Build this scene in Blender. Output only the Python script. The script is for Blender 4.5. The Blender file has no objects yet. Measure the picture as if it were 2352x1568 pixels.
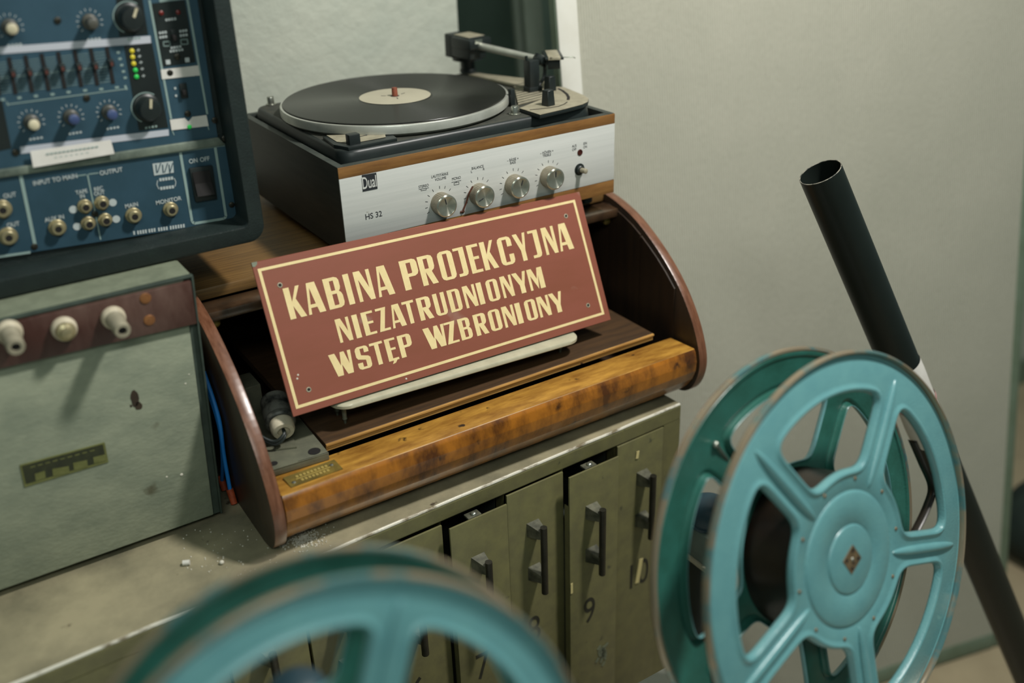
import bpy, bmesh, math, random
from mathutils import Vector, Matrix
random.seed(7)
S = bpy.context.scene
COL = S.collection
ZF = 1.30                      # height of the turntable top above the floor; all heights below are relative to it
PI = math.pi
rad = math.radians

# ---------------------------------------------------------------- camera
YAW, PITCH, ROLL, FPX = rad(31.93509447), rad(26.46766591), rad(-2.00922368), 2287.0
IW, IH = 2352, 1568
CAM = Vector((-0.4444, -1.0939, 0.3393))
FWD = Vector((math.sin(YAW)*math.cos(PITCH), math.cos(YAW)*math.cos(PITCH), -math.sin(PITCH)))
_r0 = Vector((math.cos(YAW), -math.sin(YAW), 0)); _u0 = _r0.cross(FWD)
RT = math.cos(ROLL)*_r0 + math.sin(ROLL)*_u0
UP = -math.sin(ROLL)*_r0 + math.cos(ROLL)*_u0
cd = bpy.data.cameras.new('camera'); co = bpy.data.objects.new('camera', cd); COL.objects.link(co)
m = Matrix.Identity(4)
for i in range(3):
    m[i][0] = RT[i]; m[i][1] = UP[i]; m[i][2] = -FWD[i]; m[i][3] = CAM[i] + (ZF if i == 2 else 0)
co.matrix_world = m
cd.sensor_width = 36.0; cd.lens = FPX/IW*36.0
cd.clip_start = 0.02; cd.clip_end = 50
cd.dof.use_dof = True; cd.dof.focus_distance = 1.27; cd.dof.aperture_fstop = 1.8
S.camera = co

# ---------------------------------------------------------------- world, lamps, exposure
w = bpy.data.worlds.new('world'); S.world = w; w.use_nodes = True
bg = w.node_tree.nodes['Background']
bg.inputs[0].default_value = (0.58, 0.84, 0.78, 1); bg.inputs[1].default_value = 0.12

def area(name, loc, target, size, power, color, sy=None):
    d = bpy.data.lights.new(name, 'AREA'); d.energy = power; d.color = color
    d.size = size
    if sy: d.shape = 'RECTANGLE'; d.size_y = sy
    o = bpy.data.objects.new(name, d); COL.objects.link(o)
    o.location = Vector(loc) + Vector((0, 0, ZF))
    v = Vector(target) - Vector(loc)
    o.rotation_euler = v.to_track_quat('-Z', 'Y').to_euler()
    return o
area('ceiling_lamp', (0.66, -0.80, 1.36), (0.2, -0.1, -0.2), 0.16, 29, (1.0, 0.97, 0.92))
area('front_left_fill', (-0.9, -1.9, 1.38), (0.1, 0.0, -0.3), 1.2, 11, (0.93, 1.0, 0.93), 0.3)  # added wide fill from the front left, not a known fixture

vs = S.view_settings
vs.view_transform = 'Standard'; vs.look = 'None'; vs.gamma = 1; vs.use_curve_mapping = False
vs.exposure = 0.35

# ---------------------------------------------------------------- helpers
def ray(px, py):
    return FWD + RT*((px-IW/2)/FPX) - UP*((py-IH/2)/FPX)
def at(px, py, ax, val):       # the point of the plane <axis = value> seen at that place of the photograph
    d = ray(px, py); t = (val-CAM[ax])/d[ax]
    return CAM + d*t
def on(px, py, P0, n):
    d = ray(px, py); t = (P0-CAM).dot(n)/d.dot(n)
    return CAM + d*t

def lin(h):
    h = h.lstrip('#'); o = []
    for i in (0, 2, 4):
        c = int(h[i:i+2], 16)/255
        o.append(c/12.92 if c <= .04045 else ((c+.055)/1.055)**2.4)
    return (*o, 1)

def M(name, c1, c2=None, scale=20, rough=.5, metal=0, bump=0, bscale=None, stretch=(1, 1, 1), lo=.35, hi=.65,
      detail=6, spec=.5, spots=None, bdist=.002, spot_scale=60, spot_at=.68, coat=0, rvar=0, emit=0, seed=0):
    mt = bpy.data.materials.new(name); mt.use_nodes = True
    nt = mt.node_tree; N = nt.nodes; L = nt.links
    b = N['Principled BSDF']
    b.inputs['Roughness'].default_value = rough; b.inputs['Metallic'].default_value = metal
    b.inputs['Specular IOR Level'].default_value = spec
    b.inputs['Coat Weight'].default_value = coat; b.inputs['Coat Roughness'].default_value = .25
    a = lin(c1); b.inputs['Base Color'].default_value = a
    if emit:
        b.inputs['Emission Color'].default_value = a; b.inputs['Emission Strength'].default_value = emit
    tc = N.new('ShaderNodeTexCoord'); mp = N.new('ShaderNodeMapping')
    mp.inputs['Scale'].default_value = stretch; mp.inputs['Location'].default_value = (seed, seed*.7, seed*.3)
    L.new(tc.outputs['Object'], mp.inputs[0])
    col = None
    if c2 or rvar:
        nz = N.new('ShaderNodeTexNoise'); nz.inputs['Scale'].default_value = scale; nz.inputs['Detail'].default_value = detail
        nz.inputs['Roughness'].default_value = .62
        L.new(mp.outputs[0], nz.inputs[0])
    if c2:
        cr = N.new('ShaderNodeValToRGB'); e = cr.color_ramp.elements
        e[0].position = lo; e[1].position = hi; e[0].color = a; e[1].color = lin(c2)
        L.new(nz.outputs[0], cr.inputs[0]); col = cr.outputs[0]
    if spots:
        n2 = N.new('ShaderNodeTexNoise'); n2.inputs['Scale'].default_value = spot_scale; n2.inputs['Detail'].default_value = 4
        mp2 = N.new('ShaderNodeMapping'); mp2.inputs['Location'].default_value = (3.1+seed, 1.7, 5.3)
        L.new(tc.outputs['Object'], mp2.inputs[0]); L.new(mp2.outputs[0], n2.inputs[0])
        c3 = N.new('ShaderNodeValToRGB'); e = c3.color_ramp.elements
        e[0].position = spot_at; e[1].position = spot_at+.06; e[0].color = (0, 0, 0, 1); e[1].color = (1, 1, 1, 1)
        L.new(n2.outputs[0], c3.inputs[0])
        mx = N.new('ShaderNodeMixRGB'); L.new(c3.outputs[0], mx.inputs[0])
        if col: L.new(col, mx.inputs[1])
        else: mx.inputs[1].default_value = a
        mx.inputs[2].default_value = lin(spots); col = mx.outputs[0]
    if col: L.new(col, b.inputs['Base Color'])
    if rvar:
        mr = N.new('ShaderNodeMapRange'); mr.inputs[3].default_value = max(0.02, rough-rvar); mr.inputs[4].default_value = min(1, rough+rvar)
        L.new(nz.outputs[0], mr.inputs[0]); L.new(mr.outputs[0], b.inputs['Roughness'])
    if bump:
        n3 = N.new('ShaderNodeTexNoise'); n3.inputs['Scale'].default_value = bscale or scale*3; n3.inputs['Detail'].default_value = 5
        L.new(mp.outputs[0], n3.inputs[0])
        bp = N.new('ShaderNodeBump'); bp.inputs['Strength'].default_value = bump; bp.inputs['Distance'].default_value = bdist
        L.new(n3.outputs[0], bp.inputs['Height']); L.new(bp.outputs[0], b.inputs['Normal'])
    return mt

def wave_bump(mt, axis, period, strength, dist=.0005, rings=False, noise=0):
    """regular ribs or rings cut into a material's surface (normal only)"""
    nt = mt.node_tree; N = nt.nodes; L = nt.links; b = N['Principled BSDF']
    tc = N.new('ShaderNodeTexCoord'); wv = N.new('ShaderNodeTexWave')
    wv.wave_type = 'RINGS' if rings else 'BANDS'
    if rings: wv.rings_direction = axis
    else: wv.bands_direction = axis
    wv.inputs['Scale'].default_value = 2*PI/(20*period); wv.inputs['Distortion'].default_value = noise
    wv.inputs['Detail'].default_value = 2
    L.new(tc.outputs['Object'], wv.inputs[0])
    bp = N.new('ShaderNodeBump'); bp.inputs['Strength'].default_value = strength; bp.inputs['Distance'].default_value = dist
    L.new(wv.outputs[1], bp.inputs['Height'])
    if b.inputs['Normal'].links:
        L.new(b.inputs['Normal'].links[0].from_socket, bp.inputs['Normal'])
    L.new(bp.outputs[0], b.inputs['Normal'])
    return mt

MW = {}
def thing(name, label, cat, loc=(0, 0, 0), group=None, rot=None):
    o = bpy.data.objects.new(name, None); COL.objects.link(o); o.empty_display_size = .05
    mm = Matrix.Translation(Vector(loc))
    if rot is not None: mm = mm @ rot.to_4x4()
    o.matrix_world = mm; MW[o.name] = mm
    o['label'] = label; o['category'] = cat
    if group: o['group'] = group
    return o
def tag(o, label, cat, group=None, kind=None):
    o['label'] = label; o['category'] = cat
    if group: o['group'] = group
    if kind: o['kind'] = kind
    return o
def finish(name, me, mat, parent, smooth, label=None):
    o = bpy.data.objects.new(name, me); COL.objects.link(o)
    mats = mat if isinstance(mat, (list, tuple)) else [mat]
    for q in mats: me.materials.append(q)
    if smooth:
        for p in me.polygons: p.use_smooth = True
        try: me.set_sharp_from_angle(angle=rad(38))
        except Exception: pass
    if parent is not None:
        o.parent = parent; MW[o.name] = MW[parent.name]
    if label: o['label'] = label
    return o
def obj(name, bm, mat, parent=None, world=True, smooth=True, label=None, origin=None):
    """one mesh object; bm in world coordinates unless world=False (then in the thing's own frame)"""
    base = MW[parent.name] if parent is not None else Matrix.Translation(Vector(origin or (0, 0, 0)))
    if world: bm.transform(base.inverted())
    bmesh.ops.recalc_face_normals(bm, faces=bm.faces)
    me = bpy.data.meshes.new(name); bm.to_mesh(me); bm.free()
    o = finish(name, me, mat, parent, smooth, label)
    if parent is None:
        o.matrix_world = base; MW[o.name] = base
    return o
def struct(name, bm, mat, origin=None, smooth=False):
    o = obj(name, bm, mat, None, smooth=smooth, origin=origin); o['kind'] = 'structure'; return o

def nb(): return bmesh.new()
def box(bm, x0, x1, y0, y1, z0, z1, bev=0, mtx=None, seg=2):
    t = bmesh.new(); bmesh.ops.create_cube(t, size=1)
    for v in t.verts:
        v.co = Vector((x0 + (v.co.x+.5)*(x1-x0), y0 + (v.co.y+.5)*(y1-y0), z0 + (v.co.z+.5)*(z1-z0)))
    if bev: bmesh.ops.bevel(t, geom=t.edges[:], offset=bev, segments=seg, affect='EDGES', profile=.5)
    add(bm, t, mtx)
def add(bm, t, mtx=None):
    if mtx is not None: t.transform(mtx)
    me = bpy.data.meshes.new('tmp'); t.to_mesh(me); t.free(); bm.from_mesh(me); bpy.data.meshes.remove(me)
def frame(z, x=None):
    z = Vector(z).normalized()
    if x is None: x = Vector((1, 0, 0)) if abs(z.x) < .9 else Vector((0, 1, 0))
    x = Vector(x); x = (x - z*x.dot(z)).normalized(); y = z.cross(x)
    return Matrix((x, y, z)).transposed()
def cyl(bm, p0, p1, r0, r1=None, seg=24, caps=True):
    p0 = Vector(p0); p1 = Vector(p1); r1 = r0 if r1 is None else r1
    lathe(bm, p0, p1-p0, [(r0, 0), (r1, (p1-p0).length)], seg, caps)
def lathe(bm, p, axis, prof, seg=32, caps=True):
    f = frame(axis); p = Vector(p); rings = []
    for r, h in prof:
        rings.append([bm.verts.new(p + f @ Vector((r*math.cos(2*PI*i/seg), r*math.sin(2*PI*i/seg), h))) for i in range(seg)])
    for a, b in zip(rings, rings[1:]):
        for i in range(seg): bm.faces.new((a[i], a[(i+1) % seg], b[(i+1) % seg], b[i]))
    if caps:
        bm.faces.new(rings[0][::-1]); bm.faces.new(rings[-1])
def tube(bm, pts, r, seg=10, caps=True):
    pts = [Vector(p) for p in pts]; rs = r if isinstance(r, (list, tuple)) else [r]*len(pts)
    ref = None; rings = []
    for i, p in enumerate(pts):
        d = (pts[min(i+1, len(pts)-1)] - pts[max(i-1, 0)]).normalized()
        if ref is None: ref = frame(d) @ Vector((1, 0, 0))
        ref = (ref - d*ref.dot(d)).normalized(); bi = d.cross(ref)
        rings.append([bm.verts.new(p + (ref*math.cos(2*PI*k/seg) + bi*math.sin(2*PI*k/seg))*rs[i]) for k in range(seg)])
    for a, b in zip(rings, rings[1:]):
        for i in range(seg): bm.faces.new((a[i], a[(i+1) % seg], b[(i+1) % seg], b[i]))
    if caps: bm.faces.new(rings[0][::-1]); bm.faces.new(rings[-1])
def smoothpath(pts, n=8):
    pts = [Vector(p) for p in pts]; out = []
    for i in range(len(pts)-1):
        p0 = pts[max(i-1, 0)]; p1 = pts[i]; p2 = pts[i+1]; p3 = pts[min(i+2, len(pts)-1)]
        for k in range(n):
            t = k/n
            out.append(.5*((2*p1) + (p2-p0)*t + (2*p0-5*p1+4*p2-p3)*t*t + (3*p1-p0-3*p2+p3)*t**3))
    out.append(pts[-1]); return out
def prism(bm, pts, d, bev=0):
    """closed polygon pts (3D), pushed along d"""
    t = bmesh.new(); d = Vector(d)
    a = [t.verts.new(Vector(p)) for p in pts]; b = [t.verts.new(Vector(p)+d) for p in pts]
    n = len(a)
    t.faces.new(a[::-1]); t.faces.new(b)
    for i in range(n): t.faces.new((a[i], a[(i+1) % n], b[(i+1) % n], b[i]))
    bmesh.ops.recalc_face_normals(t, faces=t.faces)
    if bev: bmesh.ops.bevel(t, geom=t.edges[:], offset=bev, segments=2, affect='EDGES', profile=.5)
    add(bm, t)
def ball(bm, c, r, sz=(1, 1, 1), u=16, v=10):
    t = bmesh.new(); bmesh.ops.create_uvsphere(t, u_segments=u, v_segments=v, radius=r)
    add(bm, t, Matrix.Translation(Vector(c)) @ Matrix.Diagonal((*sz, 1)))
def rrect(x0, x1, y0, y1, r, n=6):
    o = []
    for cx, cy, a0 in ((x1-r, y1-r, 0), (x0+r, y1-r, 90), (x0+r, y0+r, 180), (x1-r, y0+r, 270)):
        for k in range(n+1):
            a = rad(a0 + 90*k/n); o.append((cx+r*math.cos(a), cy+r*math.sin(a)))
    return o
def curve_mesh(splines, depth):
    cu = bpy.data.curves.new('c', 'CURVE'); cu.dimensions = '2D'; cu.fill_mode = 'BOTH'; cu.extrude = depth/2
    for s in splines:
        sp = cu.splines.new('POLY'); sp.points.add(len(s)-1); sp.use_cyclic_u = True
        for i, (x, y) in enumerate(s): sp.points[i].co = (x, y, 0, 1)
    return conv(cu)
def conv(cu):
    o = bpy.data.objects.new('t', cu); COL.objects.link(o)
    dg = bpy.context.evaluated_depsgraph_get(); dg.update()
    me = bpy.data.meshes.new_from_object(o.evaluated_get(dg)); bpy.data.objects.remove(o); bpy.data.curves.remove(cu)
    return me
def text_bm(bm, body, origin, ex, ey, h, wscale=1.0, align='CENTER', depth=.00025, shear=0, spacing=1, bold=0):
    """lettering h tall lying on the plane (origin; ex right, ey up), raised by depth"""
    cu = bpy.data.curves.new('t', 'FONT'); cu.body = body; cu.size = h/0.70; cu.align_x = align; cu.align_y = 'BOTTOM_BASELINE'
    cu.extrude = depth/2; cu.shear = shear; cu.space_character = spacing; cu.offset = bold*h
    me = conv(cu); ex = Vector(ex).normalized(); ey = Vector(ey).normalized(); n = ex.cross(ey)
    mm = Matrix.Identity(4)
    for i in range(3): mm[i][0] = ex[i]*wscale; mm[i][1] = ey[i]; mm[i][2] = n[i]; mm[i][3] = origin[i] + n[i]*depth/2
    me.transform(mm); bm.from_mesh(me); bpy.data.meshes.remove(me)
XA, ZA, YM = Vector((1, 0, 0)), Vector((0, 0, 1)), Vector((0, -1, 0))
def fpoly(bm, pxs, y, th, bev=0):   # a plate on a wall-like plane Y = y, standing th proud towards the viewer
    prism(bm, [at(a, b, 1, y) for a, b in pxs], (0, -th, 0), bev)
def fline(bm, a, b, y, wd, th=.0003):
    p = at(*a, 1, y); q = at(*b, 1, y); d = (q-p).normalized(); n = Vector((-d.z, 0, d.x))*wd/2
    prism(bm, [p+n, q+n, q-n, p-n], (0, -th, 0))
def dup(o, parent=None):
    c = o.copy(); COL.objects.link(c)
    if parent is not None: c.parent = parent
    for ch in [x for x in o.children]: dup(ch, c)
    return c

# ---------------------------------------------------------------- materials
m_plaster = M('plaster_wall', '#adb3a6', '#b6baac', 9, .85, bump=.6, bscale=38, bdist=.005, detail=3)
m_dark = M('dark_paint', '#93a99d', '#84998d', 6, .8)
m_floor = M('floor_tiles', '#b3a486', '#a39478', 5, .5, bump=.1)
m_fabric = wave_bump(M('ribbed_fabric', '#bdbbab', '#b3b2a2', 4, .95, bump=.5, bscale=110, spec=.2, lo=.3, hi=.7), 'X', .0044, .75, .0028, noise=.5)
m_white = M('white_paint', '#d0cfc6', '#c8c6bb', 14, .55)
m_frame = M('grey_green_frame', '#6f7f6d', '#65745f', 20, .6)
m_board = M('grey_board', '#bcc6b6', '#acb8a7', 12, .7)
m_black = M('black_plastic', '#171d1d', '#1e2524', 30, .42, bump=.05)
m_softblack = M('black_vinyl_case', '#1b2624', '#16201f', 60, .5, bump=.3, bscale=400)
m_rubber = M('dusty_black_top', '#3d3d34', '#2b2e29', 70, .75, detail=8)
m_oak = M('oak_veneer', '#8a6233', '#6f4b25', 16, .5, stretch=(1, 8, 8), bump=.06, spots='#2d2015', spot_scale=38, spot_at=.72)
m_walnut_dark = M('dark_walnut_side', '#2c2c26', '#20221e', 18, .55, stretch=(8, 1, 8))
m_rimwood = M('grey_black_rim', '#2c322e', '#3b403a', 40, .6)
m_alu = M('brushed_aluminium', '#cfd0cb', '#c3c5c0', 120, .45, metal=.12, stretch=(.03, 1, 1.5), rvar=.08, spots='#8f8b7c', spot_scale=75, spot_at=.76)
m_alurim = M('turned_aluminium', '#c0c1b8', '#a9aba1', 30, .35, metal=.5, rvar=.1)
m_chrome = M('steel', '#b6b8ae', '#9b9d92', 40, .28, metal=.9)
m_vinyl = wave_bump(M('vinyl_grooves', '#141513', '#1c1d19', 14, .34, spec=.5, detail=8, rvar=.05), 'Z', .0011, .5, .0003, rings=True)
m_label = M('record_label', '#a29c88', '#aea893', 10, .6)
m_ink = M('black_print', '#22262a', rough=.6)
m_red = M('red_stub', '#8c4a34', '#6a3624', 200, .6)
m_dustmetal = M('dusty_metal', '#a49d87', '#8c8672', 60, .55, metal=.2, spots='#5a5546', spot_scale=90)
m_sign = M('maroon_enamel', '#874f40', '#7f4a38', 22, .36, stretch=(.25, 1, 1), detail=7, spots='#8f6759', spot_scale=16, spot_at=.70, rvar=.06)
m_signedge = M('sign_edge', '#3b2a28', '#5b5049', 60, .6)
m_cream = M('cream_lettering', '#e3cf9a', '#dac58f', 60, .4)
m_hole = M('hole_dark', '#120f0e', rough=.8)
m_wood = M('console_wood', '#6b4526', '#4b2f1a', 14, .42, stretch=(1, 9, 9), bump=.08, rvar=.1)
m_board_top = M('console_top_wood', '#7b5c31', '#5c4425', 22, .5, stretch=(.6, 12, 12), bump=.1, bscale=60)
m_edge = M('reddish_panel_edge', '#5e3a27', '#78503a', 26, .36, stretch=(9, 2, 1), coat=.3, rvar=.1, spots='#3b2318', spot_scale=60, spot_at=.72)
m_inside = M('dark_stained_inside', '#37291d', '#2a2019', 12, .45, stretch=(9, 5, .6))
m_burl = M('burl_veneer', '#a3661f', '#4f2c11', 20, .3, stretch=(1.5, .8, .8), lo=.40, hi=.66, detail=9, coat=.35, bump=.05, spots='#2e1a0e', spot_scale=26, spot_at=.64, rvar=.08)
m_railtop = M('worn_rail_top', '#b98a3b', '#83581f', 24, .42, stretch=(.8, 3, 3), detail=9, spots='#2b1d12', spot_scale=45, spot_at=.67, rvar=.1)
m_ply = M('plywood_edge', '#c79a56', '#8f6631', 30, .55, stretch=(.4, 3, 22), spots='#4a3220', spot_scale=90)
m_shelf = M('brown_shelf_board', '#4f3a26', '#3b2b1c', 16, .5, stretch=(1, 9, 9), rvar=.12)
m_brass = M('aged_brass', '#8d7838', '#685a2e', 60, .45, metal=.35, spots='#4e4325')
m_castmetal = M('dirty_zinc_plate', '#7c7c68', '#68695a', 45, .5, metal=.45, spots='#b9b8a6', spot_scale=70, spot_at=.74)
m_porc = M('porcelain', '#cfc5ad', '#b4aa92', 60, .35)
m_smoke = M('smoked_ceramic', '#5b5c55', '#1b1e1d', 55, .45, lo=.4, hi=.6)
m_cable = M('black_cable', '#1d2422', rough=.5)
m_blue = M('blue_cable', '#2380d2', rough=.5)
m_orange = M('orange_sleeve', '#b5502a', '#8f3d20', 90, .6)
m_traymetal = M('ivory_enamel', '#b9b49b', '#a8a48c', 40, .4, spots='#5d5848', spot_scale=80)
m_locker = M('olive_paint', '#6c6945', '#605d40', 40, .42, bump=.12, bscale=140, detail=8, spots='#4a4936', spot_scale=55, spot_at=.70, rvar=.1)
m_lockertop = M('worn_olive_top', '#a69d80', '#74705b', 9, .36, metal=.15, bump=.06, detail=9, spots='#4d4436', spot_scale=40, spot_at=.70, rvar=.14)
m_edgeglint = M('worn_edge_highlight', '#e8e4d4', '#857a62', 60, .28, metal=.25, stretch=(.5, 1, 1), lo=.52, hi=.66)
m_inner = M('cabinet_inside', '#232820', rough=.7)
m_handle = M('dark_steel_handle', '#3c3a31', '#2f2e28', 50, .38, metal=.6)
m_post = M('worn_handle_post', '#34362e', '#6e6d5c', 45, .45, metal=.3)
m_stencil = M('black_stencil', '#1d1d17', '#2b2b22', 70, .6)
m_tape = M('yellow_tape', '#cdbf86', rough=.6)
m_teal = M('teal_hammer_enamel', '#639698', '#5b8e92', 35, .34, detail=8, bump=.2, bscale=420, coat=.3, rvar=.05, spots='#7fb0ab', spot_scale=24, spot_at=.74)
m_tealshade = M('teal_inside_shaded', '#2a6156', '#245448', 30, .36, detail=8, bump=.15, bscale=380, coat=.2)  # shaded copy of the teal, for the inner flange faces
m_bead = M('worn_rim_metal', '#9a8c76', '#5f8788', 16, .24, metal=.5, lo=.50, hi=.62)
m_film = M('dark_film', '#15110e', '#20170f', 30, .35, coat=.05)
m_filmedge = wave_bump(M('wound_film_side', '#2a1d12', '#18120d', 12, .45), 'Z', .0009, .5, .0003, rings=True)
m_rust = M('brown_bare_metal', '#8a7558', '#6d5b44', 90, .45, metal=.5)
m_tube = M('black_tube_lacquer', '#121815', '#171d1a', 9, .42, spec=.35, coat=.05, spots='#3d413b', spot_scale=42, spot_at=.74)
m_tubecut = M('tube_cut_edge', '#8e897c', '#2a2d29', 120, .5, lo=.4, hi=.6)
m_paper = M('white_paper', '#d9d6cf', '#c9c5bd', 20, .7)
m_navy = M('navy_panel', '#304c5b', '#2b4654', 30, .45, bump=.05)
m_navylow = M('navy_panel_low', '#2d4958', '#284350', 30, .45, bump=.05)
m_print = M('pale_print', '#b4bcbb', rough=.5)
m_printgrey = M('grey_print', '#8ba09b', rough=.5)
m_lilac = M('pale_strip', '#b9bcc4', rough=.5)
m_ledge = M('grey_ledge', '#7f897c', '#4d5850', 30, .4, metal=.3)
m_cream2 = M('cream_knob', '#cfc6a8', '#b8af93', 60, .4)
m_knobgrey = M('grey_knob', '#55534a', '#42443f', 60, .45)
m_jack = M('brass_nickel_jack', '#b0a57f', '#9c9272', 80, .35, metal=.55)
m_ledy = M('led_yellow', '#c9b92c', emit=.08); m_ledg = M('led_green', '#25b84c', emit=.12); m_ledr = M('led_red', '#6d211d', rough=.3)
m_greybox = M('grey_hammered_paint', '#8f9580', '#7a8270', 30, .6, bump=.25, bscale=260, detail=8, stretch=(.6, 1, 1), spots='#5b5b48', spot_scale=17, spot_at=.66)
m_greyrim = M('grey_rim', '#777e6a', '#656c5a', 40, .55)
m_bakelite = M('brown_bakelite', '#402620', '#665047', 18, .4, stretch=(1, 1, .4), detail=7, lo=.45, hi=.75)
m_stain = M('dark_stain', '#2e2318', '#3a2d1e', 80, .7)
m_plate_dark = M('dark_nameplate', '#262a1c', '#31351f', 120, .5)
m_plate_pale = M('pale_olive', '#6d7040', '#5f6234', 80, .5)
m_copper = M('copper_rivet', '#9b6a3f', '#7b5031', 90, .5, metal=.4)
m_navycap = M('dark_navy_cap', '#1c3a45', '#17313b', 30, .5)
m_castgrey = M('grey_cast_housing', '#4a564f', '#56625a', 30, .55)
m_crumb = M('plaster_crumb', '#d0ccbd', '#b6b2a2', 60, .8)
m_leather = M('brown_rubber', '#2a2a22', rough=.6)

# ---------------------------------------------------------------- the setting
YW, XN = .45, .431
FL = -ZF
bm = nb(); box(bm, -2.2, XN, YW, YW+.14, FL, 1.42); struct('wall_back', bm, m_plaster, (0, YW, FL))
bm = nb(); box(bm, XN-.02, 1.52, 1.25, 1.33, FL, 1.42); box(bm, XN-.1, XN-.02, YW+.14, 1.33, FL, 1.42)
struct('wall_recess', bm, m_dark, (XN, 1.25, FL))
bm = nb(); box(bm, 1.46, 3.4, YW, YW+.14, FL, 1.42); box(bm, 1.46, 1.54, YW+.14, 1.25, FL, 1.42); struct('wall_right', bm, m_plaster, (1.5, YW, FL))
bm = nb(); box(bm, -2.2, 3.4, -2.8, 1.33, FL-.05, FL); struct('floor', bm, m_floor, (0, 0, FL))
bm = nb(); box(bm, 1.54, 3.3, YW-.014, YW-.001, FL+.001, FL+.09, .003); struct('baseboard_right', bm, m_frame, (1.5, YW, FL))

# leaning ribbed panel and the boards stacked behind it
A0 = rad(-13.5); PD = Vector((math.cos(A0), math.sin(A0), 0)); PB = Vector((-math.sin(A0), math.cos(A0), 0))
LEAN = rad(10); PU = PB*math.sin(LEAN) + ZA*math.cos(LEAN); PN = PD.cross(PU)
PP = Vector((1.3557, -.2402, FL))
PR = Matrix((PD, -PN, PU)).transposed()        # local x along the panel, y into the wall, z up the panel
PH = 2.35
def leaner(name, label, back, u0, u1, h, th, mats, trim=True):
    o = thing(name, label, 'panel', PP + PB*back/math.cos(LEAN) + ZA*th*math.sin(LEAN), None if trim else 'boards leaning in the recess', PR)
    bm = nb(); box(bm, u0+.03, u1-.022, .002, th, .036, h-.03); obj('fabric_face' if trim else 'board_face', bm, mats[0], o, False, False)
    bm = nb(); box(bm, u0, u0+.035, 0, th+.002, 0, h, .002); obj('edge_trim', bm, mats[1], o, False, label='white edge trim' if trim else None)
    bm = nb(); box(bm, u1-.026, u1, 0, th+.002, 0, h, .006); obj('edge_trim', bm, mats[2], o, False)
    bm = nb(); box(bm, u0+.035, u1-.026, 0, th+.002, h-.035, h, .002); obj('edge_trim', bm, mats[2], o, False)
    bm = nb(); box(bm, u0+.035, u1-.026, -.001, th+.002, 0, .038, .006); obj('edge_trim', bm, mats[2], o, False)
    if trim:      # side face of the panel, its shadow put in as grey-green
        bm = nb(); box(bm, u0-.0015, u0, .004, th+.002, 0, h); obj('shaded_side', bm, m_frame, o, False, False)
    return o
leaner('fabric_panel', 'tall grey ribbed fabric panel with a white left edge leaning against the wall', 0, -.96, .0, PH, .026, (m_fabric, m_white, m_frame))
for k_, (bk_, pxs_, lab_) in enumerate(((.33, 1203, 'grey green framed board leaning in the recess behind the ribbed fabric panel'), (.43, 1181, 'hindmost grey green board leaning in the recess, left of the other board'))):
    q_ = on(pxs_, 0, PP + PB*bk_/math.cos(LEAN), PN)
    uu_ = (q_-PP).dot(PD)
    leaner('backing_board', lab_, bk_, uu_, uu_+.42-.1*k_, PH+.02, .024, (m_dark, m_board, m_board), False)

# ---------------------------------------------------------------- olive drawer cabinet
ZL = -.39
LR = Matrix.Rotation(rad(2.04), 3, 'Z')
cab = thing('drawer_cabinet', 'olive painted metal cabinet of narrow numbered drawers under the radio console', 'cabinet', (.42, -.1645, FL), None, LR)
HT = ZL-FL; CW = 1.18                     # local: x from -CW to 0, y from 0 back, z from 0 up
slots = [(-.1222, -.0330, 10, 0), (-.2163, -.1232, 9, .019), (-.3124, -.2175, 8, .002), (-.4085, -.3134, 7, .017), (-.5046, -.4095, 6, .004), (-.6007, -.5056, 5, .004), (-.6968, -.6017, 4, .004)]
door_x = {9: (-.2225, -.1335), 7: (-.4085, -.3195)}
hand_x = {10: -.0725, 9: -.1815, 8: -.2690, 7: -.3670, 6: -.461, 5: -.557, 4: -.653}
DT = HT-.0265; DB = .12
bm = nb()
box(bm, -CW, 0, .001, .56, HT-.022, HT, .004)
obj('top', bm, m_lockertop, cab, False)
bm = nb()
box(bm, -CW, 0, .0, .02, HT-.0265, HT-.0035, .002)
xs = [0] + [v for s in slots for v in (s[1], s[0])] + [-CW]
for i in range(0, len(xs), 2):
    a, b = xs[i], xs[i+1]
    box(bm, b+.0005, a-.0005, .0004, .02, 0, HT-.026)
box(bm, -.70, -.03, .001, .02, 0, DB)
box(bm, -.03, 0, .02, .56, 0, HT-.022); box(bm, -CW, -CW+.02, .02, .56, 0, HT-.022); box(bm, -CW, 0, .54, .56, 0, HT-.022); box(bm, -CW, 0, .02, .56, 0, .03)
obj('carcass', bm, m_locker, cab, False, False)
bm = nb(); box(bm, -.72, -.031, .3, .31, .03, HT-.023)
for s in slots: box(bm, s[0]-.0035, s[0]-.0025, .02, .3, .03, HT-.023)
obj('inner_partition', bm, m_inner, cab, False, False)
bm = nb(); tube(bm, [(-CW+.002, .0022, HT-.0022)] + [(-CW + CW*k/40, .0022+random.uniform(-.0003, .0003), HT-.0022+random.uniform(-.0003, .0003)) for k in range(1, 40)] + [(-.002, .0022, HT-.0022)], .0023, 8)
obj('worn_edge_glint', bm, m_edgeglint, cab, False)  # scuffed edge, with its bright highlight put into the pale colour
digit_z = HT-.272
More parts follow.
